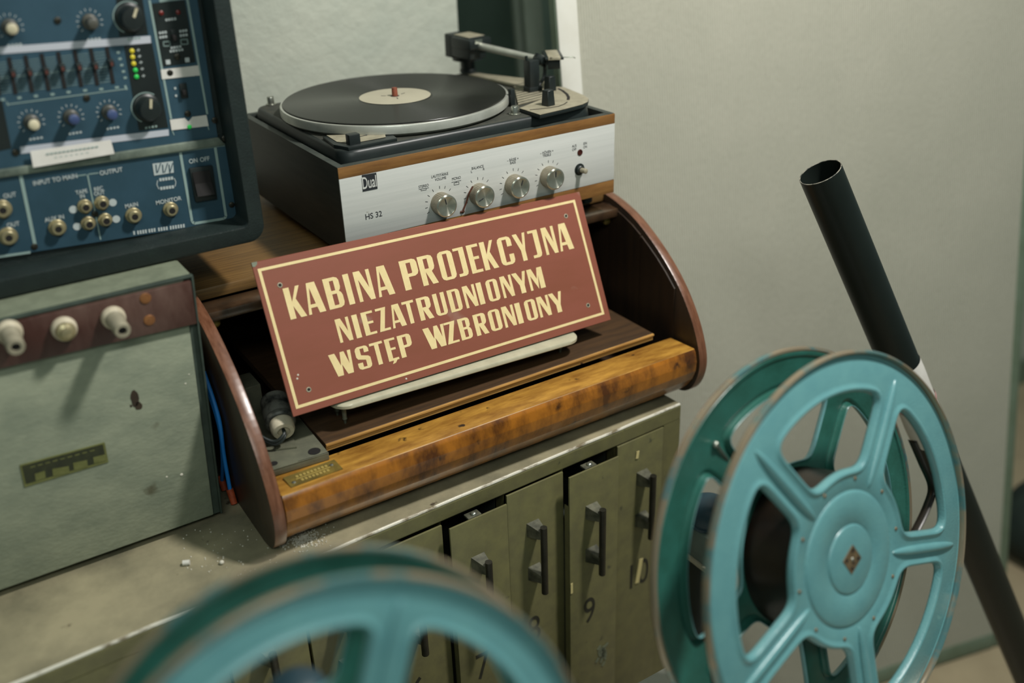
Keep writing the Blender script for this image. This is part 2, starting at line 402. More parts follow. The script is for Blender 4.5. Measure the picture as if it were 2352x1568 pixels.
for x0, x1, num, out in slots:
    x0, x1 = door_x.get(num, (x0, x1))
    y = -out
    bm = nb(); box(bm, x0+.0015, x1-.0012, y-.0015, y+.0015, DB+.003, DT-.001, .0006)
    box(bm, x0+.0015, x0+.0028, y, y+.010, DB+.003, DT-.05); box(bm, x1-.0026, x1-.0012, y, y+.010, DB+.003, DT-.05)
    dr = obj('drawer', bm, m_locker, cab, False, True)
    if out > .01:
        bm = nb(); box(bm, x0+.004, x1-.004, y+.001, .26, DB+.02, DT-.1); obj('drawer_box', bm, m_inner, dr, False, False)
        xc = (x0+x1)/2 - .004
        bm = nb(); box(bm, xc-.010, xc+.010, y+.001, y+.013, DT-.003, DT+.0005, .001); obj('catch_plate', bm, m_post, dr, False)
        bm = nb(); ball(bm, (xc+.001, y+.006, DT+.001), .0045, (1, 1, .7)); obj('catch_rivet', bm, m_chrome, dr, False)
    hx = hand_x[num]
    hz0, hz1 = HT-.194, HT-.083
    bm = nb(); cyl(bm, (hx, y-.024, hz0), (hx, y-.024, hz1), .0048, seg=16); obj('handle_bar', bm, m_handle, dr, False)
    for zz in (hz1-.013, hz0+.024):
        bm = nb(); t = [Vector((hx-.012, y-.0015, zz-.011)), Vector((hx+.008, y-.0015, zz-.011)), Vector((hx+.008, y-.0015, zz+.011)), Vector((hx-.012, y-.0015, zz+.011))]
        q = [Vector((hx-.0045, y-.024, zz-.006)), Vector((hx+.0045, y-.024, zz-.006)), Vector((hx+.0045, y-.024, zz+.006)), Vector((hx-.0045, y-.024, zz+.006))]
        A_ = [bm.verts.new(v) for v in t]; B_ = [bm.verts.new(v) for v in q]
        bm.faces.new(A_); bm.faces.new(B_[::-1])
        for i in range(4): bm.faces.new((A_[i], B_[i], B_[(i+1) % 4], A_[(i+1) % 4]))
        obj('handle_post', bm, m_post, dr, False, False)
    bm = nb()
    wsc = .74
    text_bm(bm, str(num), Vector((hx-.0045, y-.0016, digit_z-.023)), XA, ZA, .046, wsc, depth=.0003)
    obj('stencil_number', bm, m_stencil, dr, False, False)
    if num == 10:
        bm = nb(); box(bm, -.004, .004, -.0012, -.0006, -.022, .022, 0, Matrix.Translation((hx-.002, y-.0016, digit_z+.004)) @ Matrix.Rotation(rad(9), 4, 'Y'))
        obj('tape_scrap', bm, m_tape, dr, False)
        bm = nb(); box(bm, -.0025, .0025, -.0012, -.0006, -.006, .006, 0, Matrix.Translation((hx-.012, y-.0016, HT-.054)) @ Matrix.Rotation(rad(8), 4, 'Y')); obj('tape_scrap', bm, m_tape, dr, False)
    if num == 9:
        bm = nb()
        for k in range(26):
            a, r_ = random.uniform(0, 6.28), random.uniform(0, .012)
            box(bm, -.002, .002, -.0009, -.0004, -.004, .004, 0, Matrix.Translation((x0+.062+r_*math.cos(a), y-.0016, digit_z-.100+2*r_*math.sin(a))) @ Matrix.Rotation(random.uniform(-.4, .9), 4, 'Y'))
        obj('paint_chip', bm, m_greyrim, dr, False)
        bm = nb(); box(bm, -.0018, .0018, -.0012, -.0006, -.009, .009, 0, Matrix.Translation((x0+.0035, y-.0016, HT-.215))); obj('tape_scrap', bm, m_tape, dr, False)

# ---------------------------------------------------------------- radio console with open curved front
XL0, XL1, XR0, XR1 = -.195, -.180, .440, .455
TOPZ = -.130; BOTZ = ZL+.0005; YB = .40
con = thing('radio_console', 'brown wooden console with curved side panels and an open front', 'console', (.13, .1, BOTZ))
prof = [(.055, TOPZ-.002), (.02, -.1385), (-.02, -.1515), (-.056, -.171), (-.092, -.196), (-.124, -.2255), (-.149, -.258), (-.166, -.290), (-.1755, -.322), (-.1735, -.348), (-.163, -.371), (-.146, -.385), (-.125, BOTZ)]
sp = smoothpath([(0, a, b) for a, b in prof], 5)
def curve_z(y):
    up = [p for p in sp if p.z > -.32]
    for a, b in zip(up, up[1:]):
        if b.y <= y <= a.y: return b.z + (a.z-b.z)*(y-b.y)/max(1e-6, a.y-b.y)
    return TOPZ-.008
def side(x0, x1, nm, label=None):
    bm = nb()
    pts = [Vector((x0, p.y, p.z)) for p in sp] + [Vector((x0, YB, BOTZ)), Vector((x0, YB, TOPZ-.002))]
    prism(bm, pts, (x1-x0, 0, 0), .0015)
    o = obj(nm, bm, [m_inside, m_edge], con, smooth=True, label=label)
    for p in o.data.polygons:
        if abs(p.normal.x) < .6: p.material_index = 1
    return o
side(XL0, XL1, 'side_panel'); sr = side(XR0, XR1, 'side_panel')
bm = nb()
for k in range(5):
    y0 = -.12 + k*.078
    zt = -.17 if y0 > -.03 else (-.2 if y0 > -.07 else -.25)
    ys = [y0+.0008, y0+.02, y0+.04, y0+.06, y0+.0768]
    prism(bm, [(XR0-.003, y, curve_z(y)-.010) for y in ys] + [(XR0-.003, ys[-1], -.3845), (XR0-.003, ys[0], -.3845)], (.0035, 0, 0))
    obj('lining_board', bm, m_inside, con, smooth=False); bm = nb()
bm = nb(); box(bm, XL0+.0005, XR1-.0005, .050, YB, TOPZ-.016, TOPZ, .003); obj('top_board', bm, m_board_top, con)
bm = nb(); box(bm, XL1, XR0, YB-.012, YB, BOTZ, TOPZ-.016); obj('back_panel', bm, m_inside, con, smooth=False)
bm = nb(); box(bm, XL1, XR0, -.118, YB-.012, BOTZ, BOTZ+.012); obj('base_board', bm, m_inside, con, smooth=False)
bm = nb(); box(bm, XL1, XR0, .012, .05, -.160, -.1465, .003); obj('roller_bar', bm, M('dark_glossy_bar', '#4b3726', '#2f2319', 30, .25, coat=.6), con)
for x in (-.169, .428):
    bm = nb(); cyl(bm, (x, .045, -.1665), (x, .026, -.1675), .0062, seg=16); ball(bm, (x, .026, -.1675), .0064, (1, .5, 1)); obj('brass_pin', bm, m_brass, con)
SZ = -.295
bm = nb(); box(bm, -.10, .408, -.111, .30, SZ-.011, SZ, .0008)
shf = obj('shelf', bm, [m_shelf, m_ply], con, smooth=False)
for p in shf.data.polygons:
    if p.normal.y < -.5: p.material_index = 1
bm = nb(); box(bm, -.10, .408, -.1135, -.1108, SZ-.0035, SZ-.0005, .0006); obj('edge_strip', bm, m_ply, con)
rp = [(-.119, -.3065), (-.170, -.3035), (-.1735, -.309), (-.1765, -.322), (-.1755, -.337), (-.170, -.352), (-.160, -.366), (-.150, -.376), (-.119, -.376)]
bm = nb(); prism(bm, [(XL1+.0005, a, b) for a, b in rp], (.434-XL1, 0, 0), .0012)
rl = obj('front_rail', bm, [m_burl, m_railtop], con)
for p in rl.data.polygons:
    if p.normal.z > .7 or p.normal.x > .7: p.material_index = 1
# brass data plate on the rail
bp_ = [at(a, b, 2, -.3045) for a, b in ((650, 1099), (768, 1057), (788, 1078), (669, 1121))]
bm = nb(); prism(bm, [p + ZA*(-.0008 if False else .0002) for p in bp_], (0, 0, .0012)); npl = obj('data_plate', bm, m_brass, con, smooth=False)
ex = (bp_[1]-bp_[0]); ey = (bp_[0]-bp_[3])
bm = nb()
def engr(u0, u1, v0, v1):
    c = bp_[3]
    prism(bm, [c+ex*u0+ey*v0+ZA*.0014, c+ex*u1+ey*v0+ZA*.0014, c+ex*u1+ey*v1+ZA*.0014, c+ex*u0+ey*v1+ZA*.0014], (0, 0, .0003))
engr(.17, .83, .46, .52)
for k in range(9): engr(.2+k*.07, .245+k*.07, .60, .78)
for k in range(8): engr(.24+k*.07, .285+k*.07, .2, .38)
obj('engraved_line', bm, M('engraving', '#c9b267', rough=.4, metal=.5), npl, smooth=False)
for u, v in ((.1, .3), (.88, .62)):
    bm = nb(); c = bp_[3]+ex*u+ey*v; lathe(bm, c+ZA*.0012, ZA, [(.0026, 0), (.0024, .0008), (.0012, .0013)], 14); obj('screw', bm, m_chrome, npl)
# zinc plate with a socket in the left corner
PZ = -.2955
c0, c1, c2, c3 = at(623, 1079, 2, PZ), at(755, 1039, 2, PZ), at(705, 974, 2, PZ), at(600, 1005, 2, PZ)
c0.x = c3.x = XL1+.001
bm = nb(); prism(bm, [c0+ZA*-.0025, c1+ZA*-.0025, c2+Vector((0, .06, -.0025)), c3+Vector((0, .06, -.0025))], (0, 0, .0025), .0007)
prism(bm, [c0, c1, c1-ZA*.0095, c0-ZA*.0095], (0, .0022, 0), .0005)
zp = obj('zinc_plate', bm, m_castmetal, con)
bm = nb(); c = at(722, 1036, 2, PZ+.0003); lathe(bm, c, ZA, [(.0075, 0), (.0075, .0003)], 20); obj('plate_hole', bm, m_hole, zp); bm = nb()
c = at(629, 1064, 2, PZ+.0003); lathe(bm, c, ZA, [(.0045, 0), (.0045, .0003)], 20)
obj('plate_hole', bm, m_hole, zp)
p1 = at(652, 992, 2, -.276); p0 = at(632, 925, 2, -.262); ax = (p0-p1).normalized()
bm = nb(); lathe(bm, p1, ax, [(.0075, .004), (.0078, .0), (.0125, .0005), (.0143, .004), (.0145, .012), (.0143, .016)], 28); lamp_s = obj('lamp_socket', bm, m_porc, con)
bm = nb(); lathe(bm, p1+ax*.015, ax, [(.0165, 0), (.0185, .002), (.0185, .006), (.0172, .009), (.0185, .013), (.0187, .022), (.0172, .026), (.0182, .031), (.0175, .040), (.012, .042)], 28); obj('socket_ring', bm, m_smoke, lamp_s)
q0 = at(648, 1008, 2, PZ+.0003); bm = nb(); prism(bm, [at(632, 1012, 2, PZ+.0003), at(633, 1035, 2, PZ+.0003), at(682, 1029, 2, PZ+.0003), at(672, 1000, 2, PZ+.0003)], (0, 0, .002)); obj('socket_foot', bm, m_castmetal, lamp_s, smooth=False)
bm = nb()
for dz in (0, .004):
    tube(bm, smoothpath([p1+ax*.006, p1+Vector((-.002, -.006, -.003+dz)), p1+Vector((-.014, -.004, -.010+dz)), p1+Vector((-.026, .010, -.004+dz)), p1+Vector((-.034, .04, .006+dz)), p1+Vector((-.042, .085, .012))], 6), .0021, 8)
obj('socket_cable', bm, m_cable, lamp_s)
bm = nb(); box(bm, XL1+.012, -.128, .02, .06, -.36, -.262, .002); obj('terminal_block', bm, m_castmetal, con)
# two blue leads hanging between the grey box and the console
bl = thing('blue_leads', 'two blue cables with orange ends hanging beside the console', 'cable', (-.212, -.08, ZL))
for k, (a, b) in enumerate((((502, 960), (541, 1190)), ((503, 975), (527, 1196)))):
    p = at(*a, 0, -.2); q = at(*b, 0, -.2005); q.z = max(q.z, ZL+.012)
    midp = p.lerp(q, .5) + Vector((0, .004-.012*k, 0))
    bm = nb(); tube(bm, smoothpath([p+Vector((0, .03, .05)), p, midp, q], 8), .0026, 10); obj('lead', bm, m_blue, bl)
    bm = nb(); cyl(bm, q+Vector((0, .002, .009)), q+Vector((.0005, -.006, -.009)), .0048, .0042, 12); obj('end_sleeve', bm, m_orange, bl)

# ---------------------------------------------------------------- record player on the console
TD = .345
tt = thing('record_player', 'wooden record player with an aluminium control panel standing on the radio console', 'record player', (.21, .17, TOPZ))
bm = nb()
box(bm, 0, .0095, .0015, TD, -.115, 0, .0006)
sd = obj('side_board', bm, [m_walnut_dark, m_rimwood], tt)
bm = nb(); box(bm, .4105, .42, .0015, TD, -.115, 0, .0006); sd2 = obj('side_board', bm, [m_walnut_dark, m_rimwood], tt)
for q in (sd, sd2):
    for p in q.data.polygons:
        if p.normal.z > .9: p.material_index = 1
bm = nb(); box(bm, .0095, .4105, .0015, .012, -.115, -.0004); box(bm, .0095, .4105, TD-.0095, TD, -.115, 0); box(bm, .0095, .4105, .012, TD-.0095, -.115, -.105)
obj('cabinet_frame', bm, m_rimwood, tt, smooth=False)
bm = nb(); box(bm, 0, .42, 0, .0016, -.0143, -.0006, .0004); obj('veneer_strip', bm, m_oak, tt)
bm = nb(); box(bm, 0, .42, 0, .0016, -.1148, -.0955, .0004); obj('veneer_strip', bm, m_oak, tt)
bm = nb(); box(bm, 0, .4197, -.0004, .0015, -.0953, -.0145, .0003); fp = obj('control_panel', bm, m_alu, tt)
FY = -.0004
for x in (.03, .39):
    for y in (.03, TD-.03):
        bm = nb(); cyl(bm, (x, y, TOPZ), (x, y, -.115), .011, seg=16); obj('foot', bm, m_black, tt)
# chassis: moulded tub with sloping sides
CZ = .0125
bm = nb(); loops = []
for inset, z in ((0, -.012), (.0006, -.002), (.0014, .004), (.0026, .0092), (.0042, .0117), (.0065, CZ)):
    loops.append([bm.verts.new((x, y, z)) for x, y in rrect(.0118+inset, .397-inset, .0135+inset, TD-.013-inset, .024-inset*.6, 6)])
for a, b in zip(loops, loops[1:]):
    for i in range(len(a)): bm.faces.new((a[i], a[(i+1) % len(a)], b[(i+1) % len(a)], b[i]))
tf = bm.faces.new(loops[-1])
ch = obj('chassis', bm, [m_black, m_rubber], tt)
for p in ch.data.polygons:
    if p.normal.z > .9 and p.area > .01: p.material_index = 1
PC = Vector((.1695, .178, 0)); PRD = .1595
bm = nb(); lathe(bm, PC+ZA*.0165, ZA, [(PRD-.006, -.0035), (PRD-.001, 0), (PRD, .001), (PRD, .0105), (PRD-.0008, .0118), (PRD-.003, .0122), (PRD-.006, .0118), (.02, .0115)], 128); obj('platter', bm, m_alurim, tt)
# red rubber stub on the spindle
bm = nb(); lathe(bm, PC+ZA*.030, ZA, [(.0042, 0), (.0040, .0105), (.0036, .012), (.001, .0124)], 16); obj('spindle_stub', bm, m_red, tt)
# tone arm
B_ = at(1075, 164, 2, CZ); AZ = .063
pa = at(1088, 103, 2, AZ); pb = at(1236, 136, 2, AZ-.004)
arm = (pb-pa).normalized(); sdv = ZA.cross(arm).normalized()
bm = nb(); lathe(bm, B_, ZA, [(.0135, 0), (.0135, .004), (.0115, .006), (.0115, .018), (.0245, .0195), (.0245, .036), (.019, .037)], 28); obj('pivot_column', bm, m_black, tt)
ta = None
bm = nb(); tube(bm, [pa-arm*.012, pa+arm*.03, pb], [.0056, .0056, .0052], 16); ta = obj('tone_arm', bm, m_alurim, tt)
RA = Matrix((arm, sdv, arm.cross(sdv))).transposed().to_4x4()
def arm_at(c): return Matrix.Translation(c) @ RA
bm = nb(); box(bm, -.036, .010, -.0165, .0165, -.020, .0135, .002, arm_at(pa)); box(bm, -.030, .018, -.022, .022, -.004, .012, .003, arm_at(pa)); obj('bearing_yoke', bm, m_black, ta)
bm = nb(); box(bm, -.030, .008, -.0155, .0155, .0125, .0142, .0005, arm_at(pa)); obj('yoke_cap', bm, m_dustmetal, ta)
bm = nb(); box(bm, .010, .0115, -.005, .012, .005, .0115, .0004, arm_at(pa)); box(bm, .0183, .0186, -.012, .002, .005, .0115, 0, arm_at(pa)); obj('yoke_label', bm, m_chrome, ta)
bm = nb(); box(bm, -.056, -.034, -.0145, .0145, -.024, .012, .002, arm_at(pa)); obj('counterweight', bm, m_black, ta)
# head shell with silver top and finger lift
hp = at(1270, 130, 2, AZ-.002)
hd = (hp-pb); hd.z = 0; hd = arm.copy(); hd.z = 0; hd.normalize()
hd = (Matrix.Rotation(rad(-38), 3, 'Z') @ hd); hs = ZA.cross(hd)
HM = Matrix.Translation(hp) @ Matrix((hd, hs, ZA)).transposed().to_4x4()
bm = nb(); lathe(bm, pb-arm*.004, arm, [(.0072, 0), (.0078, .003), (.0075, .011), (.005, .016)], 18); box(bm, -.034, .024, -.0135, .0135, -.0006, .0028, .0008, HM); box(bm, -.022, .010, -.0115, -.0102, -.017, -.0006, .0003, HM); box(bm, .013, .0155, -.009, .009, -.015, -.0006, .0004, HM)
hsh = obj('head_shell', bm, m_black, ta)
bm = nb(); box(bm, -.033, .0243, -.0088, .0088, .0028, .0036, .0003, HM); box(bm, .0238, .0248, -.0090, .0090, -.0004, .0032, .0002, HM); obj('shell_badge', bm, m_dustmetal, hsh)
bm = nb(); box(bm, -.014, .0125, -.0085, .0085, -.0135, -.0015, .001, HM); obj('cartridge', bm, M('translucent_cartridge', '#8d9080', '#5c6054', 90, .3), hsh)
bm = nb(); v = lambda x, y, z: HM @ Vector((x, y, z)); tube(bm, [v(.014, .012, .0012), v(.016, .020, .0012), v(.017, .028, .0014), v(.0168, .031, -.0004)], .0007, 8); obj('finger_lift', bm, m_chrome, hsh)
# arm rest
rb = at(1222, 207, 2, CZ+.004)
bm = nb(); box(bm, -.0085, .0085, -.0085, .0085, 0, .044, .0012, Matrix.Translation(rb)); box(bm, -.0095, .013, -.009, .009, -.003, .006, .001, Matrix.Translation(rb))
tube(bm, [rb+Vector((.009, 0, .044)), rb+Vector((.010, 0, .052))], .0022, 8); tube(bm, [rb+Vector((-.008, 0, .044)), rb+Vector((-.009, 0, .050))], .0022, 8)
tube(bm, smoothpath([rb+Vector((.012, .002, .004)), rb+Vector((.024, .004, .014)), rb+Vector((.026, .004, .030)), rb+Vector((.021, .003, .034))], 5), .0028, 8)
obj('arm_rest', bm, m_black, tt)
# grooved strip beside the platter and the control plate
rg = [at(1190, 238, 2, CZ+.003), at(1253, 222, 2, CZ+.003), at(1262, 186, 2, CZ+.003), at(1100, 168, 2, CZ+.003), at(1075, 170, 2, CZ+.003), at(1180, 195, 2, CZ+.003)]
bm = nb(); prism(bm, [p-ZA*.0025 for p in rg], (0, 0, .0025), .0004); rs_ = obj('grooved_strip', bm, m_dustmetal, tt)
bm = nb(); e0, e1 = rg[1]-rg[0], rg[5]-rg[0]
for k in range(9):
    a = rg[0].lerp(rg[5], .04+k*.115)
    b = a + e0*.98; dn = e1.normalized()*.0011
    prism(bm, [a-dn+ZA*.0001, b-dn+ZA*.0001, b+dn+ZA*.0001, a+dn+ZA*.0001], (0, 0, .0004))
obj('groove', bm, m_black, rs_, smooth=False)
KZ = .0175
def cplate(z, sh=0):
    pts = [at(1193, 249, 2, z), at(1240, 264, 2, z), at(1300, 250, 2, z), at(1338, 240, 2, z), at(1350, 234, 2, z), at(1352, 227, 2, z), at(1342, 220, 2, z), at(1296, 201, 2, z), at(1280, 200, 2, z), at(1262, 206, 2, z), at(1246, 228, 2, z)]
    return pts
bm = nb(); prism(bm, [p-ZA*.0052 for p in cplate(KZ)], (0, 0, .0045), .0005); cpl = obj('control_plate', bm, m_black, tt)
bm = nb(); prism(bm, cplate(KZ), (0, 0, .0006)); obj('plate_face', bm, m_dustmetal, cpl, smooth=False)
bm = nb()
arc = [at(a, b, 2, KZ+.0009) for a, b in ((1282, 203), (1292, 208), (1302, 216), (1306, 223), (1305, 229))]
for a, b in zip(arc, arc[1:]):
    d = (b-a).normalized(); n = Vector((-d.y, d.x, 0))*.002; prism(bm, [a+n, b+n, b-n, a-n], (0, 0, .0002))
arc = [at(a, b, 2, KZ+.0009) for a, b in ((1303, 234), (1296, 239), (1283, 244), (1265, 247), (1240, 250), (1217, 252))]
for a, b in zip(arc, arc[1:]):
    d = (b-a).normalized(); n = Vector((-d.y, d.x, 0))*.0007; prism(bm, [a+n, b+n, b-n, a-n], (0, 0, .0002))
obj('lever_slot', bm, m_hole, cpl, smooth=False)
for (a, b), rz, hh in (((1264, 243), 8, .021), ((1268, 209), 4, .021)):
    p = at(a, b, 2, KZ+.0006); bm = nb(); t = bmesh.new(); bmesh.ops.create_cube(t, size=1)
    for q in t.verts:
        k = 1 if q.co.z < 0 else .82
        q.co = Vector((q.co.x*.0135*k, q.co.y*.014*k, (q.co.z+.5)*hh))
    bmesh.ops.bevel(t, geom=t.edges[:], offset=.0006, segments=1, affect='EDGES'); add(bm, t, Matrix.Translation(p+Vector((0, .005, 0))) @ Matrix.Rotation(rad(rz), 4, 'Z')); obj('lever_knob', bm, m_black, cpl)
# speed lever plate at the front left corner
LZ = .0165
lp = [at(a, b, 2, LZ) for a, b in ((741, 313), (766, 332), (800, 338), (832, 333), (912, 317), (899, 306))]
bm = nb(); prism(bm, [p-ZA*.0045 for p in lp], (0, 0, .0045), .0005); slp = obj('speed_plate', bm, m_black, tt)
lq = [at(a, b, 2, LZ+.0005) for a, b in ((750, 311), (774, 326), (806, 329), (832, 325), (886, 315), (884, 306))]
bm = nb(); prism(bm, lq, (0, 0, .0003)); obj('plate_face', bm, m_dustmetal, slp, smooth=False)
p = at(815, 338, 2, CZ); bm = nb(); box(bm, -.0075, .0075, -.006, .006, -.004, .0165, .0012, Matrix.Translation(p+Vector((0, .003, 0)))); obj('lever_knob', bm, m_black, slp)
bm = nb(); fline(bm, (828, 312), (836, 312), .03, .001); 
bm.clear(); q = at(835, 312, 2, LZ+.0008); box(bm, -.005, .005, -.0008, .0008, 0, .0003, 0, Matrix.Translation(q)); obj('speed_mark', bm, m_ink, slp, smooth=False)
# black post and slotted locating pins
p = at(1176, 244, 2, CZ); bm = nb(); box(bm, -.0035, .0035, -.0035, .0035, 0, .024, .0006, Matrix.Translation(p)); obj('guide_post', bm, m_black, tt)
for (a, b), s in (((1183, 262), 1.0), ((623, 240), .9)):
    p = at(a, b, 2, CZ+.0002); bm = nb()
    lathe(bm, p, ZA, [(.0085*s, 0), (.0085*s, .0012), (.0068*s, .0016), (.0055*s, .0016), (.0055*s, .0100), (.0048*s, .0112), (.002, .0112)], 20)
    box(bm, -.0052*s, .0052*s, -.0006, .0006, .0106, .0118, 0, Matrix.Translation(p)); obj('slotted_pin', bm, m_chrome, tt)
# knobs on the panel
m_turned = M('turned_knob_face', '#c6c6b8', '#b2b2a4', 50, .30, metal=1, rvar=.05)
_n = m_turned.node_tree; _t = _n.nodes.new('ShaderNodeTangent'); _t.direction_type = 'RADIAL'; _t.axis = 'Y'
_b = _n.nodes['Principled BSDF']; _b.inputs['Anisotropic'].default_value = .85; _b.inputs['Anisotropic Rotation'].default_value = .25; _b.inputs['Metallic'].default_value = .85; _n.links.new(_t.outputs[0], _b.inputs['Tangent'])
for px, py, ang in ((1012, 466, 12), (1099, 445, 110), (1180, 424, -22), (1260, 405, -2)):
    p = at(px, py, 1, FY)
    bm = nb(); R_ = .0147
    lathe(bm, p, YM, [(R_, .0), (R_, .0165), (R_-.0006, .0172), (R_-.0022, .0176), (R_-.0028, .0172), (.0005, .0170)], 72)
    for f_ in bm.faces: pass
    kn = obj('control_knob', bm, [m_turned, wave_bump(M('knurled_side', '#a59d8a', '#8a8371', 60, .4, metal=.6), 'Z', .0012, .8, .0006) if px == 1012 else bpy.data.materials['knurled_side']], tt)
    for q in kn.data.polygons:
        if abs(q.normal.y) < .3: q.material_index = 1
    a = rad(ang); d = Vector((-math.sin(a), 0, math.cos(a))); s_ = Vector((d.z, 0, -d.x))*.0005
    c = p + YM*.0176
    bm = nb(); prism(bm, [c+d*.003+s_, c+d*.0105+s_, c+d*.0105-s_, c+d*.003-s_], (0, -.0002, 0)); obj('pointer_line', bm, m_ink, kn, smooth=False)
    bm = nb()
    for k in range(-4, 5 if False else 4):
        t = rad(-22.5 + k*-28 + 0) if False else None
    for deg in (-116, -96, -74, -52, -28, 0, 22, 45):
        t = rad(-deg); d = Vector((-math.sin(t), 0, math.cos(t))); s_ = Vector((d.z, 0, -d.x))*.00035
        c = p + Vector((0, -.00005, 0))
        prism(bm, [c+d*.0192+s_, c+d*.0228+s_, c+d*.0228-s_, c+d*.0192-s_], (0, -.00015, 0))
    obj('scale_mark', bm, m_ink, tt, smooth=False)
bm = nb()
def ptext(s, px, py, h, ws=1, bold=0, dz=0):
    p = at(px, py, 1, FY-.00003); bm = nb(); text_bm(bm, s, p + ZA*(-h/2), XA, ZA, h, ws, depth=.00016, bold=bold); obj('caption', bm, m_ink, tt, smooth=False)
ptext('HS 32', 858, 494, .0073, .92, .01)
ptext('STEREO', 973, 427, .0036, .82); ptext('LAUTSTÄRKE', 1010, 402, .0036, .82); ptext('VOLUME', 1012, 410, .0036, .82); ptext('MONO', 1048, 409, .0036, .82)
ptext('BALANCE', 1097, 384, .0036, .82); ptext('L', 1083, 394, .0032); ptext('R', 1111, 388, .0032)
ptext('– BÄSSE +', 1178, 366, .0036, .82); ptext('BASS', 1178, 373, .0036, .82)
ptext('– HÖHEN +', 1256, 349, .0036, .82); ptext('TREBLE', 1256, 356, .0036, .82)
ptext('AUS', 1319, 335, .0036, .82); ptext('OFF', 1319, 343, .0036, .82); ptext('EIN', 1344, 329, .0036, .82); ptext('ON', 1344, 337, .0036, .82)
bm = nb()
for a, b in (((962, 435), (985, 431)), ((967, 438), (979, 436)), ((967, 434), (967, 438)), ((979, 432), (979, 436)), ((1037, 419), (1059, 414)), ((1043, 420), (1054, 418)), ((1043, 425), (1054, 423)), ((1043, 420), (1043, 425)), ((1054, 418), (1054, 423)), ((1048, 416), (1048, 420))):
    fline(bm, a, b, FY, .0006, .00015)
    if b == (979, 436): obj('switch_symbol', bm, m_ink, tt, smooth=False); bm = nb()
obj('switch_symbol', bm, m_ink, tt, smooth=False)
bm = nb(); fpoly(bm, ((831, 402), (864, 396), (867, 433), (833, 440)), FY, .0005, .0001); bd = obj('maker_badge', bm, m_ink, tt, smooth=False)
bm = nb(); p = at(849.5, 431, 1, FY-.0006); text_bm(bm, 'Dual', p, XA, ZA, .0148, .50, depth=.0002, bold=.012); obj('badge_lettering', bm, m_alu, bd, smooth=False)
p = at(1331, 389, 1, FY); bm = nb(); lathe(bm, p, YM, [(.0085, 0), (.0085, .0003), (.0062, .0004), (.0062, .004), (.005, .005)], 24); sw = obj('toggle_switch', bm, m_black, tt)
bm = nb(); lathe(bm, p+YM*.004, Vector((.12, -1, .03)), [(.0036, 0), (.0036, .0098), (.0028, .0104)], 14); obj('toggle_stick', bm, m_dustmetal, sw)
p = at(1332, 350, 1, FY); bm = nb(); lathe(bm, p, YM, [(.0045, 0), (.0042, .0008), (.003, .001), (.0028, .0004)], 16); obj('pilot_lamp', bm, M('dark_red_lens', '#43201a', rough=.25), tt)
# a dried brown drip beside the second knob
bm = nb(); pts = [at(a, b, 1, -.006 if i < 2 else -.0022) for i, (a, b) in enumerate(((1086, 428), (1077, 445), (1071, 465), (1066, 478), (1063, 487)))]
tube(bm, smoothpath(pts, 4), [.0013]*17, 6); ball(bm, at(1062, 486, 1, -.001), .0028, (1.3, .5, .8), 10, 6); obj('brown_drip', bm, M('dried_glue', '#5a3324', '#43261b', 300, .5), tt)
# the record lying on the platter
_n = m_vinyl.node_tree; _t = _n.nodes.new('ShaderNodeTangent'); _t.direction_type = 'RADIAL'; _t.axis = 'Z'
_b = _n.nodes['Principled BSDF']; _b.inputs['Anisotropic'].default_value = .8; _b.inputs['Anisotropic Rotation'].default_value = .25; _n.links.new(_t.outputs[0], _b.inputs['Tangent'])
rec = thing('vinyl_record', 'black vinyl record with a plain grey label lying on the record player', 'record', PC+ZA*.0286)
bm = nb(); lathe(bm, PC+ZA*.0286, ZA, [(.0045, 0), (PRD-.0075, 0), (PRD-.0045, .0004), (PRD-.004, .001), (PRD-.0048, .0017), (PRD-.007, .0018), (.056, .0017), (.054, .0013), (.0510, .0013), (.0505, .0016), (.0045, .0016), (.0045, 0)], 128, False); obj('disc', bm, m_vinyl, rec)
bm = nb(); lathe(bm, PC+ZA*.0303, ZA, [(.0052, 0), (.050, 0), (.050, .0002), (.0052, .0002), (.0052, 0)], 72, False); lb = obj('label', bm, m_label, rec, smooth=False)
bm = nb()
for a in (0, 120, 235):
    mm = Matrix.Translation(PC+ZA*.0306) @ Matrix.Rotation(rad(a+20), 4, 'Z'); box(bm, .013, .020, -.0006, .0006, 0, .0002, 0, mm)
lathe(bm, PC+ZA*.0306, ZA, [(.0062, 0), (.0062, .00012)], 20)
obj('label_mark', bm, m_ink, lb, smooth=False)

# ---------------------------------------------------------------- enamel sign leaning on the record player
TLc, TRc, BRc, BLc = [Vector(p) for p in ((-.1282, -.022, -.0832), (.3545, -.0057, -.0994), (.3515, -.085, -.2676), (-.1311, -.1013, -.2515))]
sx = (TRc-TLc).normalized(); sy = (TLc-BLc); sy = (sy - sx*sy.dot(sx)).normalized(); sn = sx.cross(sy)
SW, SH = .4832, .18607
SR = Matrix((sx, sy, sn)).transposed()       # local x right, y up the sign, z out of its face
sign = thing('warning_sign', 'maroon enamel sign reading KABINA PROJEKCYJNA leaning on the record player', 'sign', BLc, None, SR)
bm = nb(); box(bm, 0, SW, 0, SH, -.0022, 0, .0006, seg=1)
pl = obj('plate', bm, [m_sign, m_signedge], sign, False)
for p in pl.data.polygons:
    if p.normal.z < .5: p.material_index = 1
U = lambda mm: mm/1000
cm = curve_mesh([[(U(5.2), SH-U(8.8)), (U(471.6), SH-U(9.4)), (U(474.0), SH-U(175.6)), (U(6.0), SH-U(178.0))], [(U(8.9), SH-U(12.2)), (U(467.8), SH-U(12.8)), (U(470.1), SH-U(172.2)), (U(9.7), SH-U(174.4))]], .00024)
cm.transform(Matrix.Translation((0, 0, .00012))); o = finish('border_line', cm, m_cream, sign, False)
